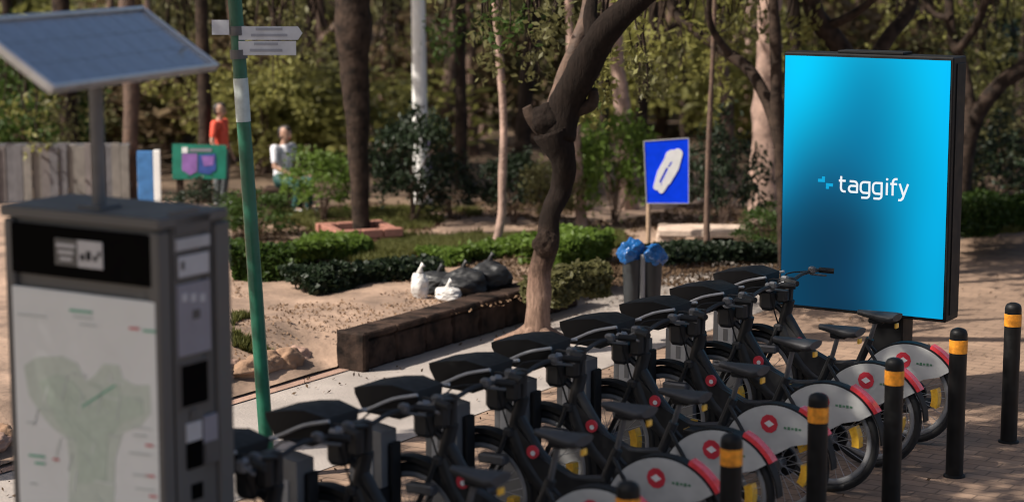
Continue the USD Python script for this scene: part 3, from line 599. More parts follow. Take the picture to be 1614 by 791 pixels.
# mast and solar panel
PC = np.array([W(-5.92, 1.07)[0] - 0.069, W(-5.92, 1.07)[1] - 0.013, 2.751])
def kl(p):                                                            # world -> kiosk local
    d = np.asarray(p, float) - W(KU, KV0); return np.array([d @ P, -(d @ R), d[2]])
d_ = np.array([math.cos(1.246), math.sin(1.246), 0]); n_ = np.array([-math.sin(1.246), math.cos(1.246), 0]); b_ = n_ * math.cos(0.595) + np.array([0, 0, 1]) * math.sin(0.595); up_ = np.cross(d_, b_)
def panel_box(ca, cb, cc, sa, sb, s3, ch=0.003):
    m = bx((0, 0, 0), (sa, sb, s3), ch); v = np.array(m.vertices)
    wv = PC + (v[:, 0] + ca)[:, None] * d_ + (v[:, 1] + cb)[:, None] * b_ + (v[:, 2] + cc)[:, None] * up_
    m.vertices = np.array([kl(q) for q in wv]); return m
mast = kl(PC - up_ * 0.05)
part(ks, 'mast', tube([(mast[0], mast[1], KZ - 0.02), (mast[0], mast[1], mast[2] + 0.01)], 0.028, 16), 'dull_metal')
part(ks, 'mast_foot', bx((mast[0], mast[1], KZ + 0.018), (0.13, 0.13, 0.016), 0.004), 'dull_metal')
SL, SB = 1.341, 0.434
sp_ = part(ks, 'solar_panel', panel_box(0, 0, -0.018, SL - 0.02, SB - 0.02, 0.012), 'dock_plate')
for s in (-1, 1):
    part(sp_, 'frame_rail', panel_box(0, s * (SB / 2 - 0.008), -0.008, SL, 0.016, 0.036), 'aluminium')
    part(sp_, 'frame_rail', panel_box(s * (SL / 2 - 0.008), 0, -0.008, 0.016, SB - 0.033, 0.036), 'aluminium')
nx_, ny_ = 9, 3; cw, chh = (SL - 0.04) / nx_, (SB - 0.04) / ny_
for i in range(nx_):
    for j in range(ny_):
        part(sp_, 'solar_cell', panel_box(-SL / 2 + 0.02 + cw * (i + 0.5), -SB / 2 + 0.02 + chh * (j + 0.5), -0.009, cw - 0.0028, chh - 0.0028, 0.006, 0.001), 'solar_cell', False)
part(ks, 'panel_bracket', panel_box(0, 0, -0.045, 0.5, 0.06, 0.04), 'dull_metal')

# ------------------------------------------------------------------ street name post (green pole)
gb = G(424, 752); top = at_depth(366, -60, gb[1] - 0.02)
sg = thing('street_name_post', 'leaning green painted pole carrying pale street name plates, right of the kiosk', 'sign post', gb)
rel = lambda p: np.asarray(p) - gb
part(sg, 'pole', tube([rel(gb), rel(gb) + (rel(top) - rel(gb)) * 0.5, rel(top)], [0.043, 0.041, 0.040], 18), 'green_paint')
def on_pole(y): 
    t = (752 - y) / 812.0; return rel(gb) + (rel(top) - rel(gb)) * t
part(sg, 'pole_foot', trimesh.creation.revolve(np.array([(0.042, 0), (0.085, 0), (0.085, 0.012), (0.05, 0.05), (0.042, 0.05)]), sections=24), 'green_paint')
dirs = on_pole(165) - on_pole(105); 
part(sg, 'pale_sticker', tube([on_pole(185), on_pole(118)], 0.0425, 18), 'pale_scuff', label='pale torn sticker wrapped round the pole')
part(sg, 'clamp', tube([on_pole(88), on_pole(74)], 0.05, 18), 'dull_metal'); part(sg, 'clamp', tube([on_pole(52), on_pole(38)], 0.05, 18), 'dull_metal')
def plate(x0, y0, x1, y1, arrow=False, yaw=0.0, ink=True):
    a, b = at_depth(x0, (y0 + y1) / 2, gb[1]), at_depth(x1, (y0 + y1) / 2, gb[1]); h = (y1 - y0) / 262.0; L = b[0] - a[0]
    pg = [(0, -h / 2), (L, -h / 2), (L, h / 2), (0, h / 2)] if not arrow else [(0, -h / 2), (L * 0.93, -h / 2), (L, 0), (L * 0.93, h / 2), (0, h / 2)]
    m = prism(pg, -0.004, 0.004); m.apply_translation(rel(a) + np.array([0, -0.052, 0])); p_ = part(sg, 'name_plate', m, 'street_sign_white', False)
    if ink:
        for q in (0.3, -0.15):
            part(p_, 'plate_lettering', bx(rel(a) + np.array([L * 0.48, -0.0572, h * q]), (L * (0.72 - abs(q)), 0.003, h * 0.2), 0.0006), 'street_sign_ink', kind='stuff')
plate(378, 42, 478, 62, True); plate(378, 65, 468, 86, False); plate(336, 32, 363, 54, False, ink=False)

# ------------------------------------------------------------------ white lamp pole, sticker post, blue hand sign, green notice, bins, bench, fence, board, hut
wp = GP(664, 318); wt = at_depth(656, -200, wp[1])
lp = thing('lamp_pole', 'tall white pole rising out of the bushes left of the crooked tree', 'pole', wp)
part(lp, 'shaft', tube([(0, 0, 0.0), wt - wp], [0.085, 0.072], 18), 'pole_white')
part(lp, 'base_cover', trimesh.creation.revolve(np.array([(0.084, 0), (0.12, 0), (0.12, 0.18), (0.09, 0.22), (0.084, 0.22)]), sections=20), 'pole_white')
sp0 = GP(674, 312); sp1 = at_depth(671, 214, sp0[1]); H_ = sp1[2] - sp0[2]
st = thing('sticker_post', 'slim post wrapped in purple, white and teal stickers beside the white pole', 'post', sp0)
part(st, 'shaft', tube([(0, 0, 0), (0, 0, H_)], 0.042, 14), 'dock_grey')
for a, b, m in ((0.02, 0.16, 'sticker_teal'), (0.24, 0.40, 'label_white'), (0.42, 0.62, 'sticker_purple'), (0.66, 0.8, 'bark_pale'), (0.82, 0.95, 'sticker_purple')):
    part(st, 'sticker', tube([(0, 0, H_ * a), (0, 0, H_ * b)], 0.0455, 14), m)

bs = GP(1022, 398); bY = bs[1] - 0.04
hs = thing('information_sign', 'blue sign showing a white hand, on a slim post in the planted bed', 'sign', bs)
c4 = [at_depth(x, y, bY) - bs for x, y in ((1016, 224), (1084, 219), (1084, 319), (1020, 319))]
def quad_plate(c, t, m, name, parent, dy=0.0):
    pg = Polygon([(p[0], p[2]) for p in c]).buffer(0.012).buffer(-0.004); return part(parent, name, (lambda q: (q.apply_translation((0, c[0][1] + dy, 0)), q)[1])(prism(pg, -t, 0)), m, False)
bp = quad_plate(c4, 0.012, 'sign_blue', 'sign_plate', hs)
def sp_px(pts): return [at_depth(x, y, bY) - bs for x, y in pts]
def hl(pts, w): return LineString([(p[0], p[2]) for p in sp_px(pts)]).buffer(w)
hand = union_all([hl([(1060, 248), (1057, 260)], 0.070), hl([(1068, 242), (1062, 264), (1050, 284)], 0.045), hl([(1052, 252), (1041, 272), (1035, 294)], 0.032), hl([(1062, 266), (1051, 286), (1042, 300)], 0.026), hl([(1036, 296), (1042, 300)], 0.016)])
hand = hand.difference(hl([(1041, 286), (1051, 266)], 0.011)).difference(hl([(1054, 262), (1058, 256)], 0.008))
hm = prism(hand, -0.004, 0.001); hm.apply_translation((0, c4[0][1] - 0.013, 0)); part(bp, 'hand_symbol', hm, 'sign_white', False)
hf = Polygon([(p[0], p[2]) for p in c4]).buffer(0.012); ring = prism(hf.difference(hf.buffer(-0.008)), -0.015, 0.0); ring.apply_translation((0, c4[0][1] - 0.001, 0)); part(bp, 'edge_trim', ring, 'dock_plate', False)
part(hs, 'post', tube([(0, 0.03, -0.02), (0, 0.03, c4[0][2] * 0.9)], 0.022, 12), 'wood_pale')

nb = GP(282, 336); nY = nb[1] - 0.05
nt = thing('park_notice', 'green park notice with purple and navy pictures on a dark post', 'sign', nb)
c4 = [at_depth(x, y, nY) - nb for x, y in ((273, 228), (356, 230), (355, 281), (273, 281))]
npl = quad_plate(c4, 0.012, 'sign_green', 'notice_plate', nt)
for name, pts, m in (('picture', [(287, 242), (311, 242), (311, 270), (300, 276), (287, 268)], 'sign_purple'), ('picture', [(313, 244), (340, 242), (341, 268), (330, 275), (313, 272)], 'sign_navy'), ('picture', [(318, 246), (338, 246), (336, 260), (322, 262)], 'sign_purple'),
                     ('badge', [(287, 232), (296, 232), (296, 241), (287, 241)], 'sign_white'), ('caption', [(299, 234), (334, 234), (334, 239), (299, 239)], 'label_lilac')):
    q = [at_depth(x, y, nY) - nb for x, y in pts]; mm = prism([(p[0], p[2]) for p in q], -0.003, 0.001); mm.apply_translation((0, c4[0][1] - 0.0135 - (0.002 if m == 'sign_purple' and pts[0][0] == 318 else 0), 0)); part(npl, name, mm, m, False)
part(nt, 'post', bx((0.02, 0, c4[0][2] * 0.5), (0.07, 0.07, c4[0][2]), 0.006), 'bark_dark')

# twin litter bins with blue liners on one post
tb = G(1012, 492, PARK); tb[2] = pz(tb[0], tb[1])
tw = thing('litter_bins', 'pair of dark litter bins with bulging blue liner bags on a grey post', 'litter bin', tb)
zt = at_depth(1012, 420, tb[1])[2] - tb[2]
part(tw, 'post', tube([(0, -0.02, 0), (0, -0.02, zt + 0.10)], 0.022, 12), 'rim_metal')
for s, nm in ((-1, 0), (1, 1)):
    c = 0.086 * s; prof = np.array([(0.0, 0), (0.062, 0), (0.078, zt), (0.0, zt)])
    m = trimesh.creation.revolve(prof, sections=20); m.apply_translation((c - 0.006 * s, 0.02, 0.06)); b1 = part(tw, 'bin', m, 'bin_dark')
    m = trimesh.creation.icosphere(4, 1.0); v = np.array(m.vertices); v *= (1 + 0.9 * (meshkit.fbm(v * 1.5 + nm * 9, 3, 5 + nm) - 0.5))[:, None]
    m.vertices = v * (0.098, 0.095, 0.115 - 0.02 * nm) + (c * 1.05, 0.02, zt + 0.10 - 0.03 * nm); part(b1, 'liner_bag', m, 'bag_blue', True)

# heap of bags left of the crooked tree
hb0 = G(715, 472, PARK)
for k, (x, y, sx, sz, m, lab) in enumerate([(662, 470, 0.075, 0.12, 'bag_white', 'slim white bag standing at the left end of the heap on the path'), (706, 474, 0.11, 0.065, 'bag_white', 'small white bag lying in front of the black bags'), (692, 461, 0.19, 0.10, 'bag_black', 'black bag at the left of the heap on the path'),
                                          (730, 464, 0.20, 0.12, 'bag_black', 'black bag in the middle of the heap on the path'), (772, 458, 0.18, 0.14, 'bag_black', 'black bag at the right of the heap, nearest the crooked tree')]):
    p = GP(x, y); m_ = trimesh.creation.icosphere(4, 1.0); v = np.array(m_.vertices); v *= (1 + 0.7 * (meshkit.fbm(v * 1.4 + k * 5, 3, k) - 0.5))[:, None]
    v = v * (sx, sx * 0.8, sz); v[:, 2] = np.maximum(v[:, 2], -sz * 0.8) + sz * 0.78
    t = thing('rubbish_bag', lab, 'bag', p); m_.vertices = v; part(t, 'bag', m_, m, True)
    part(t, 'knot', tube([(0, 0, v[:, 2].max() - 0.02), (0.01, 0, v[:, 2].max() + 0.03), (0.03, 0, v[:, 2].max() + 0.05)], [0.03, 0.012, 0.025], 8), m, True)

# pale low bench wall behind the bins
b0, b1 = GP(1036, 392), GP(1182, 394); mid = (b0 + b1) / 2; ang = math.atan2(b1[1] - b0[1], b1[0] - b0[0]); L = np.linalg.norm(b1 - b0)
pb = thing('stone_bench', 'long pale stone bench in the sun behind the blue liner bags', 'bench', (mid[0], mid[1], mid[2]), ang)
part(pb, 'slab', bx((0, 0.2, 0.15), (L, 0.42, 0.07), 0.012), 'stone_pale')
for q in (-0.42, 0.0, 0.42): part(pb, 'support', bx((L * q, 0.2, 0.055), (0.16, 0.34, 0.13), 0.01), 'stone_pale')
# brick tree kerb by the dark trunk, red brick edging further back
tk = GP(566, 382); t = thing('brick_planter', 'small square brick planter at the foot of the tall dark trunk', 'planter', tk, 0.35)
for s in range(4):
    for q in range(3):
        for h in range(2):
            c, sn = math.cos(s * PI / 2), math.sin(s * PI / 2); lx, ly = -0.2 + 0.2 * q + 0.05 * (h % 2), -0.27
            part(t, 'brick', bx((c * lx - sn * ly, sn * lx + c * ly, 0.045 + 0.085 * h), (0.19, 0.09, 0.078), 0.006, s * PI / 2), 'brick_red')
# board fence at the left
fY = 22.6
fx0, fx1 = at_depth(-60, 280, fY)[0], at_depth(205, 280, fY)[0]
fn = thing('board_fence', 'weathered fence of grey and pinkish upright boards behind the kiosk mast', 'fence', (fx0, fY, pz(fx0, fY)))
n = 19
for k in range(n):
    h = at_depth(0, 228 + 3 * math.sin(k * 2.1), fY)[2] - pz(fx0, fY); w = (fx1 - fx0) / n
    part(fn, 'board', bx((w * (k + 0.5), 0.02 * math.sin(k * 1.7), h / 2), (w - 0.005, 0.03, h), 0.003), ['fence_grey', 'fence_beige', 'fence_pink', 'fence_grey', 'fence_beige'][(k * 3) % 5])
for z in (0.2, 0.62): part(fn, 'rail', bx(((fx1 - fx0) / 2, 0.06, z), (fx1 - fx0, 0.04, 0.07), 0.006), 'fence_grey')
bb0 = GP(234, 332)
bd = thing('banner_board', 'narrow upright blue board with a white edge, left of the green notice', 'board', bb0)
hB = at_depth(234, 238, bb0[1])[2] - bb0[2]
part(bd, 'blue_panel', bx((-0.02, 0, hB / 2), (0.17, 0.03, hB), 0.006), 'board_blue'); part(bd, 'white_edge', bx((0.105, 0, hB / 2 + 0.01), (0.072, 0.035, hB), 0.006), 'pole_white')
hu = at_depth(560, 250, 46.0); hu[2] = pz(hu[0], 46.0); zr = at_depth(560, 196, 46.0)[2] - hu[2]
ht = thing('park_hut', 'low grey green hut far back among the trees, left of the white pole', 'building', hu)
part(ht, 'wall', bx((0, 0, zr / 2), (2.3, 1.8, zr), 0.02), 'hut_wall'); part(ht, 'roof', bx((0, 0, zr + 0.04), (2.6, 2.1, 0.1), 0.02), 'hut_roof')
for q in (-0.7, 0.05, 0.75): 
    wn = part(ht, 'window', bx((q, -0.905, zr * 0.62), (0.42, 0.03, 0.42), 0.01), 'hut_roof'); part(wn, 'pane', bx((q, -0.922, zr * 0.62), (0.36, 0.01, 0.36), 0.003), 'screen_black')

# ------------------------------------------------------------------ people far back
def limb_body(bones, edge=0.02):
    ms = []
    for a, ra, b, rb in bones:
        pts = []
        for c, r in ((a, ra), (b, rb)):
            pts.append(np.array(trimesh.creation.icosphere(2, r).vertices) + np.array(c, float))
        h = trimesh.convex.convex_hull(np.vstack(pts)); ms.append(manifold3d.Manifold(manifold3d.Mesh(np.array(h.vertices, np.float32), np.array(h.faces, np.uint32))))
    m = ms[0]
    for k in ms[1:]: m = m + k
    m = m.refine_to_length(edge); k = m.to_mesh(); t = trimesh.Trimesh(k.vert_properties[:, :3], k.tri_verts); trimesh.smoothing.filter_taubin(t, iterations=8); return t
def hand(w, d):
    w, d = np.array(w, float), np.array(d, float); d = d / np.linalg.norm(d); s = np.cross(d, (0, 0.3, 1)); s /= np.linalg.norm(s); b = [(w, 0.022, w + d * 0.06, 0.024)]
    for k, l in enumerate((0.055, 0.065, 0.06, 0.045)):
        o = w + d * 0.07 + s * (0.022 * (k - 1.5)); e = o + d * l * 0.6; b += [(o, 0.009, e, 0.0085), (e, 0.0085, e + d * l * 0.4 + np.array([0, -0.012, -0.01]), 0.0075)]
    o = w + d * 0.02 + s * 0.025; b += [(o, 0.011, o + s * 0.025 + d * 0.035, 0.009)]
    return b
def person(label, loc, rot, J, sc, shirt, legs, shoe):
    t = thing('person', label, 'person', loc, rot, sc)
    j = {k: np.array(v, float) for k, v in J.items()}
    body = [(j['pelvis'], 0.125, j['chest'], 0.125), (j['chest'], 0.115, j['neck'], 0.055), (j['neck'], 0.052, j['head'] - (0, 0, 0.06), 0.055), (j['head'] - (0, 0.015, 0.04), 0.072, j['head'] + (0, 0.01, 0.03), 0.092),
            (j['head'] + (0, -0.085, -0.01), 0.014, j['head'] + (0, -0.10, -0.03), 0.016), (j['head'] + (-0.088, 0, -0.02), 0.02, j['head'] + (0.088, 0, -0.02), 0.02)]
    sh, lg, so = [(j['pelvis'], 0.135, j['chest'], 0.14), (j['chest'], 0.13, j['neck'] - (0, 0, 0.05), 0.075)], [(j['pelvis'], 0.138, j['pelvis'] - (0, 0, 0.06), 0.13)], []
    for s in ('l', 'r'):
        body += [(j['chest'] + (0, 0, 0.08), 0.06, j['sh' + s], 0.055), (j['sh' + s], 0.05, j['el' + s], 0.04), (j['el' + s], 0.038, j['wr' + s], 0.027), (j['hip' + s], 0.085, j['kn' + s], 0.058), (j['kn' + s], 0.054, j['an' + s], 0.038), (j['pelvis'], 0.11, j['hip' + s], 0.09), (j['an' + s], 0.036, j['an' + s] + (0, -0.12, -0.05), 0.03)] + hand(j['wr' + s], j['wr' + s] - j['el' + s])
        sh += [(j['chest'] + (0, 0, 0.08), 0.075, j['sh' + s], 0.066), (j['sh' + s], 0.066, j['sh' + s] * 0.35 + j['el' + s] * 0.65, 0.055)]
        lg += [(j['pelvis'], 0.12, j['hip' + s], 0.105), (j['hip' + s], 0.1, j['kn' + s], 0.072), (j['kn' + s], 0.07, j['an' + s] + (0, 0, 0.02), 0.055)]
        so += [(j['an' + s] - (0, 0, 0.03), 0.042, j['an' + s] + (0, -0.14, -0.055), 0.036)]
    b = part(t, 'body', limb_body(body, 0.025), 'skin', True); part(t, 'shirt', limb_body(sh, 0.04), shirt, True); part(t, 'trousers', limb_body(lg, 0.04), legs, True); part(t, 'shoes', limb_body(so, 0.03), shoe, True)
    h = j['head']; part(t, 'hair', limb_body([(h + (0, 0.035, 0.035), 0.092, h + (0, 0.045, -0.02), 0.082), (h + (0, -0.03, 0.075), 0.055, h + (0, 0.03, 0.06), 0.07)], 0.03), 'hair_dark', True)
    for s in (-1, 1): part(b, 'eye', (lambda m: (m.apply_translation(h + (0.032 * s, -0.083, 0.0)), m)[1])(trimesh.creation.icosphere(1, 0.011)), 'hair_dark', True)
    part(b, 'mouth', bx(h + np.array([0, -0.083, -0.065]), (0.045, 0.012, 0.01), 0.003), 'red_print')
STAND = dict(pelvis=(0, 0, 0.92), chest=(0, 0, 1.22), neck=(0, 0, 1.42), head=(0, -0.02, 1.57), shl=(0.18, 0, 1.36), shr=(-0.18, 0, 1.36), ell=(0.24, 0.02, 1.08), elr=(-0.24, 0.02, 1.08), wrl=(0.24, -0.08, 0.86), wrr=(-0.23, -0.1, 0.87),
             hipl=(0.09, 0, 0.88), hipr=(-0.09, 0, 0.88), knl=(0.10, -0.03, 0.48), knr=(-0.10, 0.0, 0.48), anl=(0.11, 0.02, 0.085), anr=(-0.11, 0.03, 0.085))
SIT = dict(STAND, pelvis=(0, 0, 0.50), chest=(0, -0.03, 0.80), neck=(0, -0.05, 1.0), head=(0, -0.08, 1.15), shl=(0.18, -0.03, 0.94), shr=(-0.18, -0.03, 0.94), ell=(0.23, -0.08, 0.68), elr=(-0.23, -0.08, 0.68), wrl=(0.16, -0.30, 0.58), wrr=(-0.14, -0.31, 0.58),
           hipl=(0.09, -0.04, 0.48), hipr=(-0.09, -0.04, 0.48), knl=(0.13, -0.44, 0.46), knr=(-0.11, -0.44, 0.45), anl=(0.12, -0.42, 0.085), anr=(-0.10, -0.36, 0.085))
pp = GP(349, 326); person('small person in a red top standing behind the green notice', pp, 1.25, STAND, 0.66, 'shirt_red', 'trousers_grey', 'shoe_white')
pp = GP(446, 330); person('person in a white top and dark green trousers sitting at the edge of the bushes', pp, 0.9, SIT, 0.72, 'shirt_white', 'trousers_green', 'shoe_white')
single('stone_seat', bx(pp + np.array([0, 0.06, 0.12]), (0.4, 0.3, 0.27), 0.02), 'stone_dark', 'low block of dark stone under the sitting person', 'seat')

# ------------------------------------------------------------------ foliage
def leaves(cen, nrm, size, seed, aspect=0.5, spread=0.9):
    """Small pointed leaves (two triangles each) at the given points."""
    r = np.random.default_rng(seed); k = len(cen)
    d = r.normal(size=(k, 3)); d /= np.linalg.norm(d, axis=1)[:, None]; n = nrm * (1 - spread) + r.normal(size=(k, 3)) * spread
    s = np.cross(d, n); s /= np.linalg.norm(s, axis=1)[:, None] + 1e-9
    sz = size * r.uniform(0.6, 1.35, (k, 1)); a = cen - d * sz; b = cen + s * sz * aspect; c = cen + d * sz; e = cen - s * sz * aspect + np.cross(d, s) * sz * 0.15
    v = np.stack([a, b, c, e], 1).reshape(-1, 3); i = np.arange(k)[:, None] * 4
    return trimesh.Trimesh(v, np.vstack([i + [0, 1, 2], i + [0, 2, 3]]), process=False)
def clumps(n, k, rad, spread, seed, flat=0.75, hollow=0.5, low=-1.0):
    """Points in leaf clumps scattered through an uneven ball of the given radii."""
    r = np.random.default_rng(seed); d = r.normal(size=(n * 3, 3)); d /= np.linalg.norm(d, axis=1)[:, None]; d = d[d[:, 2] > low][:n]
    rr = (hollow + (1 - hollow) * r.random((len(d), 1)) ** 0.6) * (0.72 + 0.56 * meshkit.noise(d * 2.0 + seed, seed)[:, None])
    c = d * rr; pts = np.repeat(c, k, 0) * np.array(rad) + r.normal(size=(len(d) * k, 3)) * spread * (1, 1, flat) * np.repeat(r.uniform(0.5, 1.3, (len(d), 1)), k, 0)
    return pts, np.repeat(d, k, 0), c * np.array(rad)
def shrub_mesh(seed, rad=(0.9, 0.9, 0.95), n=60, k=45, size=0.055, spread=0.13):
    pts, nr, c = clumps(n, k, rad, spread, seed, low=-0.5); pts[:, 2] += rad[2] * 0.85; keep = pts[:, 2] > 0.02
    return leaves(pts[keep], nr[keep], size, seed), c + (0, 0, rad[2] * 0.85)
def stems(c, seed, m=9, r0=0.018):
    r = np.random.default_rng(seed); sel = c[r.permutation(len(c))[:m]]
    return cat([tube(curve([(0.06 * math.cos(i * 2.4), 0.06 * math.sin(i * 2.4), -0.05), (p[0] * 0.35, p[1] * 0.35, p[2] * 0.55), p], 6), [r0, r0 * 0.9, r0 * 0.8, r0 * 0.7, r0 * 0.5, r0 * 0.3], 6) for i, p in enumerate(sel)])
SHR = {}
def shrub(kind, label, px, py, sx, sz, rot, seed, loc=None):
    """A shrub standing where the sight line meets the ground; sx, sz scale its width and height."""
    q = GP(px, py) if loc is None else np.array(loc, float)
    key = (kind, seed % 2)
    nm = {'leaf_olive': 'olive_shrub', 'leaf_yellow': 'yellow_shrub', 'leaf_green': 'green_shrub', 'leaf_dark': 'dark_shrub', 'leaf_bright': 'bright_shrub', 'leaf_brown': 'dry_shrub'}[kind] + ('' if seed % 2 == 0 else '_loose')
    if key not in SHR:
        m, c = shrub_mesh(31 + seed % 2 + 2 * len(SHR), n=70 if seed % 2 == 0 else 46); t = thing(nm, label, 'shrub', q, rot, (sx, sx, sz))
        part(t, 'foliage', m, kind, False, kind=None); part(t, 'stem', stems(c, 3 + len(SHR)), 'bark_brown'); SHR[key] = t
    else: dup(SHR[key], label, q, rot, (sx, sx, sz))
def hedge(label, p0, p1, w, h, kind, seed, n=9000, size=0.032):
    """A clipped low hedge between two pixels of the ground."""
    a, b = GP(*p0), GP(*p1); L = np.linalg.norm((b - a)[:2]); ang = math.atan2(b[1] - a[1], b[0] - a[0]); r = np.random.default_rng(seed)
    t = thing('clipped_hedge', label, 'hedge', (a[0], a[1], min(a[2], b[2])), ang)
    q = r.random((n, 3)); face = r.random(n); pts = np.stack([q[:, 0] * L, (q[:, 1]) * w, q[:, 2] * h], 1)
    top = face < 0.4; fr_ = (face >= 0.4) & (face < 0.8); pts[top, 2] = h + r.normal(size=top.sum()) * 0.02; pts[fr_, 1] = r.normal(size=fr_.sum()) * 0.02
    pts += 0.16 * (np.stack([meshkit.noise(pts * 3 + k * 17, seed) for k in range(3)], 1) - 0.5); pts[:, 2] = np.maximum(pts[:, 2], 0.0)
    part(t, 'foliage', leaves(pts, np.tile((0, -0.5, 0.8), (n, 1)), size, seed, 0.6), kind, False)
    r2 = np.random.default_rng(seed + 1)
    part(t, 'twigs', kind='stuff', m='bark_dark', mesh=cat([tube([(x, w * r2.uniform(0.3, 0.7), -0.04), (x + r2.uniform(-0.1, 0.1), w * r2.uniform(0.2, 0.8), h * 0.9)], [0.012, 0.004], 5) for x in np.linspace(0.05, L - 0.05, int(L * 9) + 2)]))
hedge('low dark clipped hedge along the far side of the dirt path', (478, 462), (700, 436), 0.30, 0.15, 'leaf_dark', 41)
hedge('short block of green clipped hedge right of the green pole', (366, 444), (462, 442), 0.4, 0.24, 'leaf_green', 43)
hedge('loose green hedge behind the low dark one, mid bed', (468, 428), (580, 404), 0.4, 0.14, 'leaf_bright', 44)
hedge('green strip of hedge running up to the crooked tree from the left', (690, 424), (850, 404), 0.3, 0.10, 'leaf_bright', 45)
hedge('green planting right of the crooked tree, in front of the pale bench', (880, 428), (966, 410), 0.5, 0.24, 'leaf_bright', 46)
hedge('dark strip of hedge under the pale bench', (1044, 424), (1232, 416), 0.4, 0.14, 'leaf_dark', 47)
hedge('green hedge far right beyond the display', (1500, 372), (1640, 362), 0.5, 0.30, 'leaf_green', 48)
hedge('dark hedge between the crooked tree and the bins', (860, 480), (962, 462), 0.3, 0.17, 'leaf_olive', 49)
# grass strips and leaf litter
def blades(poly_uv, n, h, seed):
    r = np.random.default_rng(seed); p = np.array(poly_uv); lo, hi = p.min(0), p.max(0); q = lo + r.random((n * 2, 2)) * (hi - lo)
    from matplotlib.path import Path as _P
    q = q[_P(p).contains_points(q)][:n]; q = q[meshkit.fbm(np.c_[q * 1.2, 0 * q[:, :1]], 3, seed) > 0.38]
    z = park_height(q[:, 0], q[:, 1]); b = O + q[:, :1] * R + q[:, 1:] * P; b[:, 2] = z; k = len(b); a = r.random(k) * 2 * PI; w = 0.008; hh = h * r.uniform(0.5, 1.2, k)
    s = np.stack([np.cos(a) * w, np.sin(a) * w, 0 * a], 1); t = b + np.stack([r.normal(size=k) * h * 0.4, r.normal(size=k) * h * 0.4, hh], 1)
    v = np.stack([b - s, b + s, t], 1).reshape(-1, 3); return trimesh.Trimesh(v, np.arange(3 * k).reshape(-1, 3), process=False)
def inside(poly, q):
    p = np.asarray(poly); x, y = q[:, 0], q[:, 1]; ok = np.zeros(len(q), bool); j = len(p) - 1
    for i in range(len(p)):
        c = ((p[i, 1] > y) != (p[j, 1] > y)) & (x < (p[j, 0] - p[i, 0]) * (y - p[i, 1]) / (p[j, 1] - p[i, 1] + 1e-12) + p[i, 0]); ok ^= c; j = i
    return ok
def puv(pts): return [uv(G(x, y, PARK)) for x, y in pts]
def scatter(poly_px, n, seed, keep=0.4):
    p = np.array(puv(poly_px)); r = np.random.default_rng(seed); lo, hi = p.min(0), p.max(0); q = lo + r.random((n * 2, 2)) * (hi - lo); q = q[inside(p, q)][:n]
    return q[meshkit.fbm(np.c_[q * 1.2, 0 * q[:, :1]], 3, seed) > keep], r
def grass(label, poly_px, n, h, seed, keep=0.4):
    q, r = scatter(poly_px, n, seed, keep); b = O + q[:, :1] * R + q[:, 1:] * P; b[:, 2] = park_height(q[:, 0], q[:, 1]); k = len(b); a = r.random(k) * 2 * PI
    s = np.stack([np.cos(a), np.sin(a), 0 * a], 1) * 0.010; t = b + np.stack([r.normal(size=k) * h * 0.4, r.normal(size=k) * h * 0.4, h * r.uniform(0.4, 1.2, k)], 1)
    m = trimesh.Trimesh(np.stack([b - s, b + s, t], 1).reshape(-1, 3), np.arange(3 * k).reshape(-1, 3), process=False)
    single('grass', m, 'grass_blade', label, 'grass', None, 'stuff', False)
grass('dry yellowish grass strip in front of the tree trunks', [(600, 410), (600, 385), (980, 368), (980, 392), (800, 404)], 60000, 0.08, 61, 0.22)
grass('thin grass on the earth right of the kiosk', [(366, 540), (366, 505), (450, 505), (440, 540)], 5000, 0.06, 62, 0.5)
grass('sparse grass below the clipped hedges', [(366, 430), (366, 330), (760, 330), (760, 372), (620, 418)], 30000, 0.07, 63, 0.47)
grass('grass patch far right beyond the paved path', [(1500, 372), (1500, 300), (1640, 300), (1640, 365)], 16000, 0.09, 64, 0.36)
q, r = scatter([(366, 440), (366, 300), (1240, 300), (1240, 450), (860, 455), (640, 405), (480, 425)], 42000, 71, 0.36)
b = O + q[:, :1] * R + q[:, 1:] * P; b[:, 2] = park_height(q[:, 0], q[:, 1]) + 0.012
lt = leaves(b, np.tile((0, 0, 1.0), (len(b), 1)), 0.020, 72, 0.5, 0.35); single('leaf_litter', lt, 'litter_leaf', 'fallen dry leaves scattered over the park soil', 'leaves', None, 'stuff', False)

q, r = scatter([(366, 560), (366, 440), (480, 425), (640, 405), (860, 455), (830, 478), (560, 520)], 3600, 73, 0.46)
b = O + q[:, :1] * R + q[:, 1:] * P; b[:, 2] = park_height(q[:, 0], q[:, 1]) + 0.008
single('leaf_litter', leaves(b, np.tile((0, 0, 1.0), (len(b), 1)), 0.013, 74, 0.6, 0.3), 'path_litter', 'small scraps of dry leaf strewn over the bare dirt path', 'leaves', None, 'stuff', False)
r = np.random.default_rng(91); q = np.c_[r.uniform(-7, 14, 1500), 4.45 - 1.9 * r.random(1500) ** 1.8]; q = q[meshkit.fbm(np.c_[q * 1.5, 0 * q[:, :1]], 3, 5) > 0.46]
b = O + q[:, :1] * R + q[:, 1:] * P; b[:, 2] = 0.018
single('leaf_litter', leaves(b, np.tile((0, 0, 1.0), (len(b), 1)), 0.016, 92, 0.5, 0.3), 'litter_leaf', 'dry leaves blown onto the pale pavement beside the dark wall', 'leaves', None, 'stuff', False)
r = np.random.default_rng(93); q = np.c_[r.uniform(-7, 20, 1600), r.uniform(-4, 2.6, 1600)]; q = q[meshkit.fbm(np.c_[q * 1.1, 0 * q[:, :1]], 3, 6) > 0.47]
b = O + q[:, :1] * R + q[:, 1:] * P; b[:, 2] = 0.014
single('leaf_litter', leaves(b, np.tile((0, 0, 1.0), (len(b), 1)), 0.017, 94, 0.5, 0.3), 'litter_leaf', 'dry leaves scattered on the brown paving around bicycles and bollards', 'leaves', None, 'stuff', False)
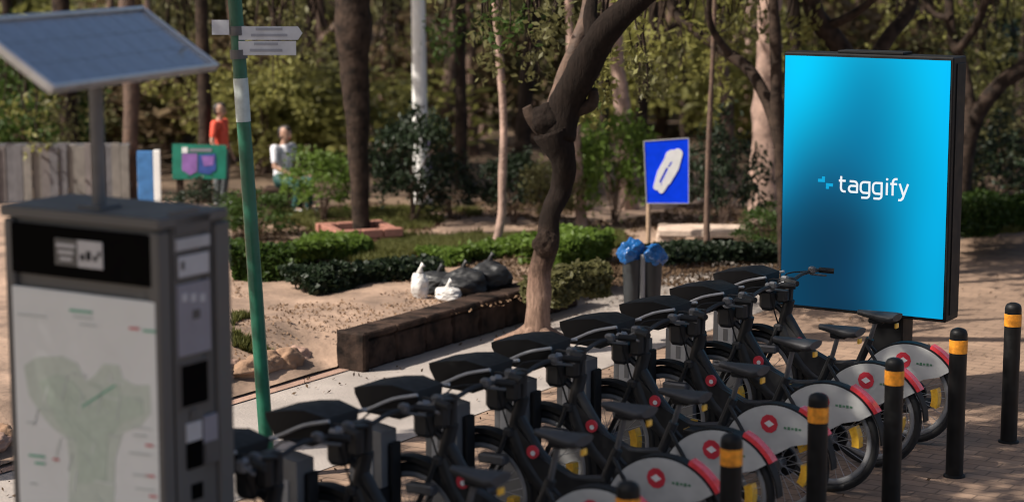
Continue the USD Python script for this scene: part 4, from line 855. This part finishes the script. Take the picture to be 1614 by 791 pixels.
# shrubs one can tell apart
for k, a in enumerate([('leaf_bright', 'bright green rounded bush left of the blue hand sign', 968, 352, 0.50, 0.68), ('leaf_bright', 'mid green bush between the sitting person and the tall dark trunk', 508, 345, 0.48, 0.46), ('leaf_dark', 'big dark bush right of the tall dark trunk, hiding the foot of the white pole', 652, 352, 0.52, 0.66),
        ('leaf_dark', 'dark rounded bush right of the blue hand sign', 1135, 368, 0.46, 0.66), ('leaf_green', 'small green bush at the foot of the pale trunk, left of the display', 1206, 398, 0.28, 0.26), ('leaf_dark', 'dark low bush between the sticker post and the slim pale trunk', 712, 345, 0.42, 0.34),
        ('leaf_dark', 'dark bush behind the slim pale trunk', 810, 352, 0.40, 0.42), ('leaf_olive', 'olive bush behind the crooked tree', 868, 358, 0.36, 0.46), ('leaf_yellow', 'yellow green bush behind the street name post', 420, 276, 0.85, 0.75), ('leaf_yellow', 'yellow green bush behind the sitting person', 492, 270, 0.7, 0.68),
        ('leaf_green', 'leafy green bush above the board fence at the left edge', 44, 285, 0.9, 1.05), ('leaf_dark', 'dark bush under the green notice', 318, 352, 0.42, 0.24), ('leaf_green', 'low green bush right behind the kiosk roof', 400, 372, 0.42, 0.28), ('leaf_dark', 'dark bush at the right edge beyond the display', 1570, 330, 0.62, 0.55),
        ('leaf_olive', 'olive bush far right, behind the display', 1530, 300, 0.8, 0.8), ('leaf_yellow', 'tall sunlit yellow green bush over the blue hand sign', 1085, 205, 1.2, 1.45), ('leaf_yellow', 'sunlit yellow green bush above the broad pale trunk', 1180, 190, 1.2, 1.4),
        ('leaf_yellow', 'yellow green bush between the display and the right edge', 1550, 215, 1.1, 1.2), ('leaf_olive', 'olive bush high between the white pole and the crooked tree', 740, 230, 1.0, 1.15), ('leaf_yellow', 'yellow green bush behind the solar panel mast', 120, 225, 1.0, 1.05), ('leaf_olive', 'olive bush over the green notice', 280, 222, 1.1, 1.2)]):
    shrub(a[0], a[1], a[2], a[3], a[4], a[5], k * 1.3, k)

# ------------------------------------------------------------------ trees
def trunk_mesh(pts, rad, n=14, seed=0, steps=None):
    c = curve(pts, steps or max(10, 5 * len(pts))); r = np.interp(np.linspace(0, 1, len(c)), np.linspace(0, 1, len(rad)), rad); m = tube(c, r, n)
    v = np.array(m.vertices); k = np.repeat(r, n); k = np.r_[k, r[0], r[-1]]; cc = np.r_[np.repeat(c, n, 0), c[:1], c[-1:]]
    d = v - cc; m.vertices = cc + d * (0.74 + 0.52 * meshkit.fbm(v * (7.0, 7.0, 3.5) + seed, 4, seed)[:, None]); return m
CROWN = []
def crown_mesh(seed, n, k, rad, size): 
    pts, nr, c = clumps(n, k, rad, 0.34, seed, 0.7, 0.35); return leaves(pts, nr, size, seed), c
def add_crown(t, key, seed, centre, rad, kind, n=70, k=42, size=0.085):
    m, c = crown_mesh(seed, n, k, rad, size); m.apply_translation(centre); part(t, 'crown', m, kind, False)
    r = np.random.default_rng(seed); sel = c[r.permutation(len(c))[:9]] + centre; b = np.array(centre) - (0, 0, rad[2] * 1.0)
    part(t, 'limb', cat([tube(curve([b, (b + p) / 2 + r.normal(size=3) * 0.2, p], 7), np.linspace(0.07, 0.015, 7), 7) for p in sel]), 'bark_dark')
# the crooked tree behind the bicycles
Yt = 16.9
ct = G(846, 522, 0.18); Yt = ct[1]
tr = thing('crooked_tree', 'crooked dark tree with a pale lower trunk, rising behind the bicycles', 'tree', ct)
def tp(x, y, dy=0.0): return at_depth(x, y, Yt + dy) - ct
tk_ = [tp(846, 540), tp(848, 480), tp(851, 428, 0.03), tp(862, 388, 0.03), tp(866, 340, 0.05), tp(885, 296, 0.08), tp(888, 250), tp(872, 205)]
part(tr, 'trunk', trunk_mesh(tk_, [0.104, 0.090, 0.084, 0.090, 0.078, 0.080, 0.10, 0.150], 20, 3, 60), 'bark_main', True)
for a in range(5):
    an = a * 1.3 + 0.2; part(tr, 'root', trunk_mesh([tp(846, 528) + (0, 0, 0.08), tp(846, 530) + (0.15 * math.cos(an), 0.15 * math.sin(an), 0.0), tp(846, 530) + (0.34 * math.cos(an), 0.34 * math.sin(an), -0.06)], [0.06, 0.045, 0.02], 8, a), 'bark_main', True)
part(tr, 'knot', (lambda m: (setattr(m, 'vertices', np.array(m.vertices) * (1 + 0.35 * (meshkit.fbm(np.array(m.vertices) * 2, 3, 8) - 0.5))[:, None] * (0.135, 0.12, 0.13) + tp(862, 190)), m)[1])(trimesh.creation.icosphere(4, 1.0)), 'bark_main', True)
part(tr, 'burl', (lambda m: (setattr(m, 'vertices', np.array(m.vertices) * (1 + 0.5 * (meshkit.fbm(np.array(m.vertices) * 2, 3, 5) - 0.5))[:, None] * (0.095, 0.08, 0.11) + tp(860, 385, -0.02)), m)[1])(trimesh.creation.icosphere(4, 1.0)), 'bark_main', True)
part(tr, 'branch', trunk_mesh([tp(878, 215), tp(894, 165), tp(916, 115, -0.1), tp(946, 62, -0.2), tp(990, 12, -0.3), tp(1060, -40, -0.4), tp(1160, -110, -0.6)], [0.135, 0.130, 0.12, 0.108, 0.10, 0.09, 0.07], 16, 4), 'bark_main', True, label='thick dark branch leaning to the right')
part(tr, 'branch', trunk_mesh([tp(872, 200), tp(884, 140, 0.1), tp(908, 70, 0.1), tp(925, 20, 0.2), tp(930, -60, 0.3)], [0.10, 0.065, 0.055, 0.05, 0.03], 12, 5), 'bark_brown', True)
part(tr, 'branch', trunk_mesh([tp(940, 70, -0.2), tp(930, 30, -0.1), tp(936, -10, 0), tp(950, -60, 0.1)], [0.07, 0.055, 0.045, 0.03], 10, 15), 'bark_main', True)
part(tr, 'branch_stub', trunk_mesh([tp(905, 175), tp(932, 163, -0.05), tp(936, 140, -0.08)], [0.06, 0.05, 0.03], 10, 6), 'bark_dark', True)
part(tr, 'branch_stub', trunk_mesh([tp(866, 208), tp(838, 182), tp(830, 168)], [0.09, 0.06, 0.04], 10, 7), 'bark_dark', True)
add_crown(tr, 'a', 101, (1.7, 0.0, 5.0), (2.0, 2.0, 1.2), 'leaf_olive')
# the tree whose dark limbs arch over the display
def px_tree(name, label, base, lines, bark, crown=None, kind='leaf_olive', parts=('trunk', 'branch')):
    g0 = GP(*base); t = thing(name, label, 'tree', g0); Y = g0[1]
    for k, (pts, rad) in enumerate(lines):
        q = [at_depth(x, y, Y + (0 if k == 0 else 0.15 * i * (1 if k % 2 else -1))) - g0 for i, (x, y) in enumerate(pts)]
        part(t, 'trunk' if k == 0 else 'branch', trunk_mesh(q, rad, 12, k + base[0]), bark, True)
    if crown: add_crown(t, 'b', base[0], crown[0], crown[1], kind)
    return t
px_tree('arching_tree', 'thin dark tree whose arching limb meets its trunk at the left edge of the display', (1236, 420), [([(1238, 440), (1236, 340), (1230, 240), (1224, 150), (1222, 60), (1218, -20), (1216, -200)], [0.07, 0.062, 0.058, 0.052, 0.048, 0.045, 0.03]),
    ([(1230, 235), (1214, 170), (1182, 112), (1140, 80), (1096, 50), (1062, 20), (1040, -30)], [0.055, 0.06, 0.056, 0.05, 0.045, 0.04, 0.03]), ([(1150, 86), (1120, 40), (1118, -20)], [0.035, 0.028, 0.02])], 'bark_dark', ((0, 0, 5.0), (2.4, 2.2, 1.4)))
px_tree('broad_pale_tree', 'broad pale pinkish trunk left of the display', (1208, 352), [([(1206, 365), (1206, 300), (1208, 220), (1210, 150), (1212, 60), (1214, -60), (1218, -300)], [0.185, 0.165, 0.15, 0.14, 0.125, 0.115, 0.09])], 'bark_pale', ((0.2, 0.3, 6.2), (2.6, 2.4, 1.6)))
px_tree('forked_dark_tree', 'dark forked tree whose limbs spread behind the top of the display', (1395, 395), [([(1395, 400), (1380, 250), (1330, 90), (1290, 30), (1270, -40), (1260, -200)], [0.12, 0.11, 0.10, 0.09, 0.08, 0.05]),
    ([(1352, 140), (1400, 60), (1432, 20), (1450, -40)], [0.08, 0.07, 0.06, 0.05]), ([(1300, 45), (1350, 20), (1400, -20)], [0.05, 0.04, 0.03])], 'bark_dark', ((0, 0, 5.4), (2.4, 2.4, 1.5)))
px_tree('slanting_dark_tree', 'slanting dark tree right of the display with limbs reaching to the right edge', (1512, 352), [([(1512, 360), (1520, 250), (1536, 190), (1580, 130), (1640, 90), (1700, 40), (1760, -100)], [0.10, 0.095, 0.09, 0.085, 0.08, 0.07, 0.05]),
    ([(1530, 200), (1522, 120), (1500, 50), (1494, -30)], [0.07, 0.06, 0.055, 0.045]), ([(1510, 80), (1540, 40), (1560, -20)], [0.05, 0.045, 0.04]), ([(1498, 30), (1470, 20), (1440, -30)], [0.04, 0.035, 0.03])], 'bark_dark', ((0.4, 0.2, 5.4), (2.3, 2.3, 1.5)))
px_tree('tall_dark_tree', 'tall dark brown trunk left of the white pole, standing in a brick planter', (566, 378), [([(572, 390), (568, 330), (564, 240), (561, 150), (558, 60), (556, -40), (552, -260)], [0.09, 0.085, 0.10, 0.13, 0.17, 0.18, 0.15])], 'bark_dark', ((-1.2, 1.6, 6.2), (2.2, 2.0, 1.4)))
px_tree('slim_pale_tree', 'slim pale trunk halfway between the white pole and the crooked tree', (780, 398), [([(778, 402), (790, 340), (792, 280), (794, 200), (788, 100), (780, 0), (770, -200)], [0.045, 0.04, 0.038, 0.036, 0.034, 0.032, 0.02])], 'bark_pale')
px_tree('slim_pink_tree', 'slim pinkish trunk right behind the crooked tree', (918, 356), [([(918, 362), (914, 300), (908, 220), (902, 130), (898, 40), (890, -200)], [0.06, 0.055, 0.05, 0.045, 0.04, 0.03])], 'bark_pale')
px_tree('reddish_tree', 'reddish brown trunk just right of the solar panel mast', (204, 318), [([(204, 325), (204, 260), (206, 180), (206, 100), (200, 0), (196, -200)], [0.085, 0.08, 0.085, 0.095, 0.09, 0.07])], 'bark_brown', ((0, 0, 5.6), (2.4, 2.4, 1.5)))
px_tree('dark_tree', 'dark trunk behind the green notice', (322, 322), [([(322, 330), (324, 230), (322, 140), (318, 40), (314, -200)], [0.085, 0.08, 0.075, 0.07, 0.05])], 'bark_dark', ((0, 0, 5.6), (2.2, 2.2, 1.4)))
px_tree('left_dark_tree', 'dark trunk behind the solar panel at the left', (112, 292), [([(112, 300), (108, 180), (100, 60), (94, -60), (90, -260)], [0.12, 0.11, 0.10, 0.10, 0.07])], 'bark_dark', ((0, 0, 5.6), (2.4, 2.4, 1.5)))
px_tree('thin_post_tree', 'thin dark sapling in front of the pale bench', (1114, 418), [([(1114, 420), (1114, 360), (1116, 250), (1122, 120), (1126, 20), (1130, -160)], [0.028, 0.026, 0.024, 0.022, 0.02, 0.012])], 'bark_brown', ((0, 0, 4.6), (1.5, 1.5, 1.0)))
def spray(t, x, y, dY, r, kind, seed):
    g0 = np.array(UsdGeom.Xform(t).GetOrderedXformOps()[0].Get()); c = at_depth(x, y, g0[1] + dY) - g0; rr = np.random.default_rng(seed); n = int(170 * (r / 0.3) ** 1.5)
    sub = c + rr.normal(size=(7, 3)) * r * 0.55; pts = sub[rr.integers(0, 7, n)] + rr.normal(size=(n, 3)) * r * 0.26
    sp = part(t, 'leaf_spray', leaves(pts, np.tile((0, -0.3, 0.9), (n, 1)), 0.038, seed), kind, False, kind='stuff')
    part(sp, 'twig', cat([tube(curve([c + (rr.normal() * 0.1, 0, 0.9), c * 0.5 + q * 0.5 + (0, 0, 0.25), q], 6), [0.012, 0.011, 0.009, 0.007, 0.005, 0.003], 5) for q in sub]), 'bark_dark', True, kind='stuff')
for t_, lst in (('/World/crooked_tree', [(905, 18, 0.5, 0.30, 'leaf_olive'), (800, 20, 0.8, 0.32, 'leaf_green'), (835, 80, 0.9, 0.26, 'leaf_olive'), (985, 60, 0.4, 0.26, 'leaf_yellow'), (1010, 110, 0.9, 0.24, 'leaf_olive'), (760, 70, 1.2, 0.30, 'leaf_olive'), (940, 140, 1.2, 0.24, 'leaf_yellow')]),
        ('/World/arching_tree', [(1060, 60, 0.8, 0.30, 'leaf_yellow'), (1105, 25, 0.5, 0.32, 'leaf_yellow'), (1150, 50, 1.0, 0.30, 'leaf_yellow'), (1190, 30, 0.6, 0.30, 'leaf_olive'), (1130, 110, 1.4, 0.28, 'leaf_yellow'), (1040, 110, 1.4, 0.26, 'leaf_olive'), (1260, 40, 1.0, 0.30, 'leaf_yellow')]),
        ('/World/slanting_dark_tree', [(1520, 30, 0.6, 0.36, 'leaf_yellow'), (1570, 60, 0.3, 0.36, 'leaf_olive'), (1600, 20, 0.8, 0.36, 'leaf_yellow'), (1470, 50, 1.0, 0.32, 'leaf_olive'), (1545, 120, 1.6, 0.34, 'leaf_yellow'), (1420, 40, 1.0, 0.3, 'leaf_yellow')]),
        ('/World/tall_dark_tree', [(450, 40, 1.2, 0.36, 'leaf_olive'), (500, 100, 3.6, 0.34, 'leaf_yellow'), (600, 40, 3.6, 0.36, 'leaf_olive'), (430, 120, 0.8, 0.36, 'leaf_yellow'), (606, 120, 4.0, 0.34, 'leaf_yellow'), (712, 40, 1.5, 0.36, 'leaf_green')]),
        ('/World/left_dark_tree', [(30, 170, -1.0, 0.40, 'leaf_green'), (-10, 150, -1.5, 0.45, 'leaf_green'), (60, 195, -1.2, 0.32, 'leaf_yellow'), (300, 30, -1.0, 0.42, 'leaf_olive'), (280, 120, -1.0, 0.40, 'leaf_yellow'), (110, 180, -1.0, 0.36, 'leaf_olive')])):
    for q, (x, y, dY, r, kind) in enumerate(lst): spray(stage.GetPrimAtPath(t_), x, y, dY, r, kind, 900 + q * 7 + len(t_))
# rows of further trunks standing deeper in the park
tr_rng = random.Random(21)
SIDE = ['thin dark trunk', 'slim brown trunk', 'pale slender trunk', 'leaning dark trunk', 'straight brown trunk']
spots = [(30, 228), (170, 222), (262, 238), (300, 204), (392, 240), (470, 212), (520, 250), (604, 232), (640, 205), (700, 262), (726, 300), (748, 246), (762, 214), (820, 272), (842, 232), (950, 250), (966, 204), (992, 330), (1006, 262), (1040, 214), (1078, 240), (1150, 272), (1172, 226), (1262, 262), (1300, 226), (1440, 250), (1540, 258), (1566, 222), (1600, 270), (444, 180), (690, 190), (880, 190), (1100, 180), (560, 170), (240, 170), (1200, 176)]
WHERE = ['at the far left edge', 'behind the solar panel', 'left of the red topped person', 'over the green notice', 'beside the green pole', 'behind the sitting person', 'left of the tall dark trunk', 'right of the tall dark trunk', 'close to the white pole', 'right of the sticker post', 'in the open gap right of the sticker post', 'between sticker post and slim pale tree', 'left behind the slim pale tree',
         'right of the slim pale tree', 'left of the crooked tree', 'over the bright green bush', 'above the bright green bush', 'left of the blue hand sign', 'behind the blue hand sign', 'above the blue hand sign', 'right of the blue hand sign', 'left of the broad pale trunk', 'close behind the broad pale trunk', 'behind the display, left part', 'behind the display, middle', 'behind the display, right part', 'first right of the display', 'second right of the display', 'at the far right edge',
         'deep behind the sitting person', 'deep behind the white pole', 'deep behind the crooked tree', 'deep behind the hand sign', 'deep behind the tall dark trunk', 'deep behind the red topped person', 'deep behind the broad pale trunk']
bark_of = ['bark_dark', 'bark_brown', 'bark_pale', 'bark_dark', 'bark_brown']
for k, (x, y) in enumerate(spots):
    g0 = GP(x, y); lean = tr_rng.uniform(-0.12, 0.12) * (2 if k % 5 == 3 else 1); w = tr_rng.uniform(0.035, 0.10); H = tr_rng.uniform(3.8, 5.0); t = thing('park_tree', SIDE[k % 5] + ' ' + WHERE[k], 'tree', g0)
    pts = [(0, 0, -0.1), (lean * 0.5, 0, 0.8), (lean * 1.4 + tr_rng.uniform(-0.06, 0.06), 0.1, 1.8), (lean * 2.2, 0, 3.0), (lean * 3, 0, H)]
    part(t, 'trunk', trunk_mesh(pts, [w * 1.25, w, w * 0.92, w * 0.85, w * 0.6], 10, k), bark_of[k % 5], True)
    if k % 3 == 0: part(t, 'branch', trunk_mesh([(lean * 1.2, 0, 1.5), (lean + tr_rng.choice((-0.5, 0.5)), 0.1, 2.1), (lean + tr_rng.choice((-0.9, 0.9)), 0, 2.9)], [w * 0.6, w * 0.5, w * 0.3], 8, k), bark_of[k % 5], True)
    if k % 9 == 0: add_crown(t, 'c', 300 + k, (lean * 3, 0, H + 1.0), (2.2, 2.2, 1.3), ['leaf_olive', 'leaf_green', 'leaf_yellow'][k % 3], 46, 34, 0.10)

# street trees left of the view: their crowns shade the cycle station
for k, (x, y, H, rx, ox, oy) in enumerate([(-6.4, 5.6, 6.0, 2.2, 0.4, 0.4), (-5.6, 9.2, 6.2, 2.0, 0.7, -0.5), (-4.8, 11.5, 6.2, 1.6, 0.8, -0.6), (-7.4, 7.4, 7.0, 2.1, -0.1, -0.3)]):
    t = thing('street_tree', ['street tree', 'street tree beside the park', 'forward leaning street tree', 'street tree nearest the camera'][k] + ' left outside the view, shading the cycle station', 'tree', (x, y, 0))
    part(t, 'trunk', trunk_mesh([(0, 0, -0.1), (0.05, 0, 1.5), (-0.1, 0.1, 3.0), (0, 0, H - 1.0)], [0.22, 0.17, 0.15, 0.10], 14, 40 + k), 'bark_brown', True)
    add_crown(t, 'd', 500 + k, (ox, oy, H), (rx, rx, 1.5), 'leaf_green', 80 if k == 2 else 150, 50, 0.09)

# the mass of undergrowth that closes the view behind the trunks
ur = np.random.default_rng(77); groups = {'leaf_olive': [], 'leaf_dark': [], 'leaf_yellow': [], 'leaf_brown': []}
protos = [shrub_mesh(200 + i, (0.9, 0.9, 1.0), 48, 26, 0.085, 0.16)[0] for i in range(6)]
for k in range(390):
    Y = 26 + 66 * ((k % 250) / 250.0) ** 1.25; half = Y * 0.26 + 1.5; x = ur.uniform(-half, half) if k < 250 else ur.choice((-1, 1)) * (half + ur.uniform(0, 14)); z = pz(x, Y)
    s = ur.uniform(0.8, 1.6); hs_ = s * ur.uniform(0.45, 0.95) if Y < 31 else s * ur.uniform(0.7, 1.5); m = protos[k % 6].copy(); a = ur.uniform(0, 6.28); v = np.array(m.vertices) * (s, s, hs_); c, sn = math.cos(a), math.sin(a)
    m.vertices = np.stack([v[:, 0] * c - v[:, 1] * sn + x, v[:, 0] * sn + v[:, 1] * c + Y, v[:, 2] + z], 1)
    groups[ur.choice(list(groups), p=[0.42, 0.08, 0.3, 0.2])].append(m)
und = thing('undergrowth', 'tangled olive and dark undergrowth massed behind the park trees', 'undergrowth', kind='stuff')
for k, g_ in groups.items(): part(und, 'foliage', cat(g_), k, False, kind='stuff')
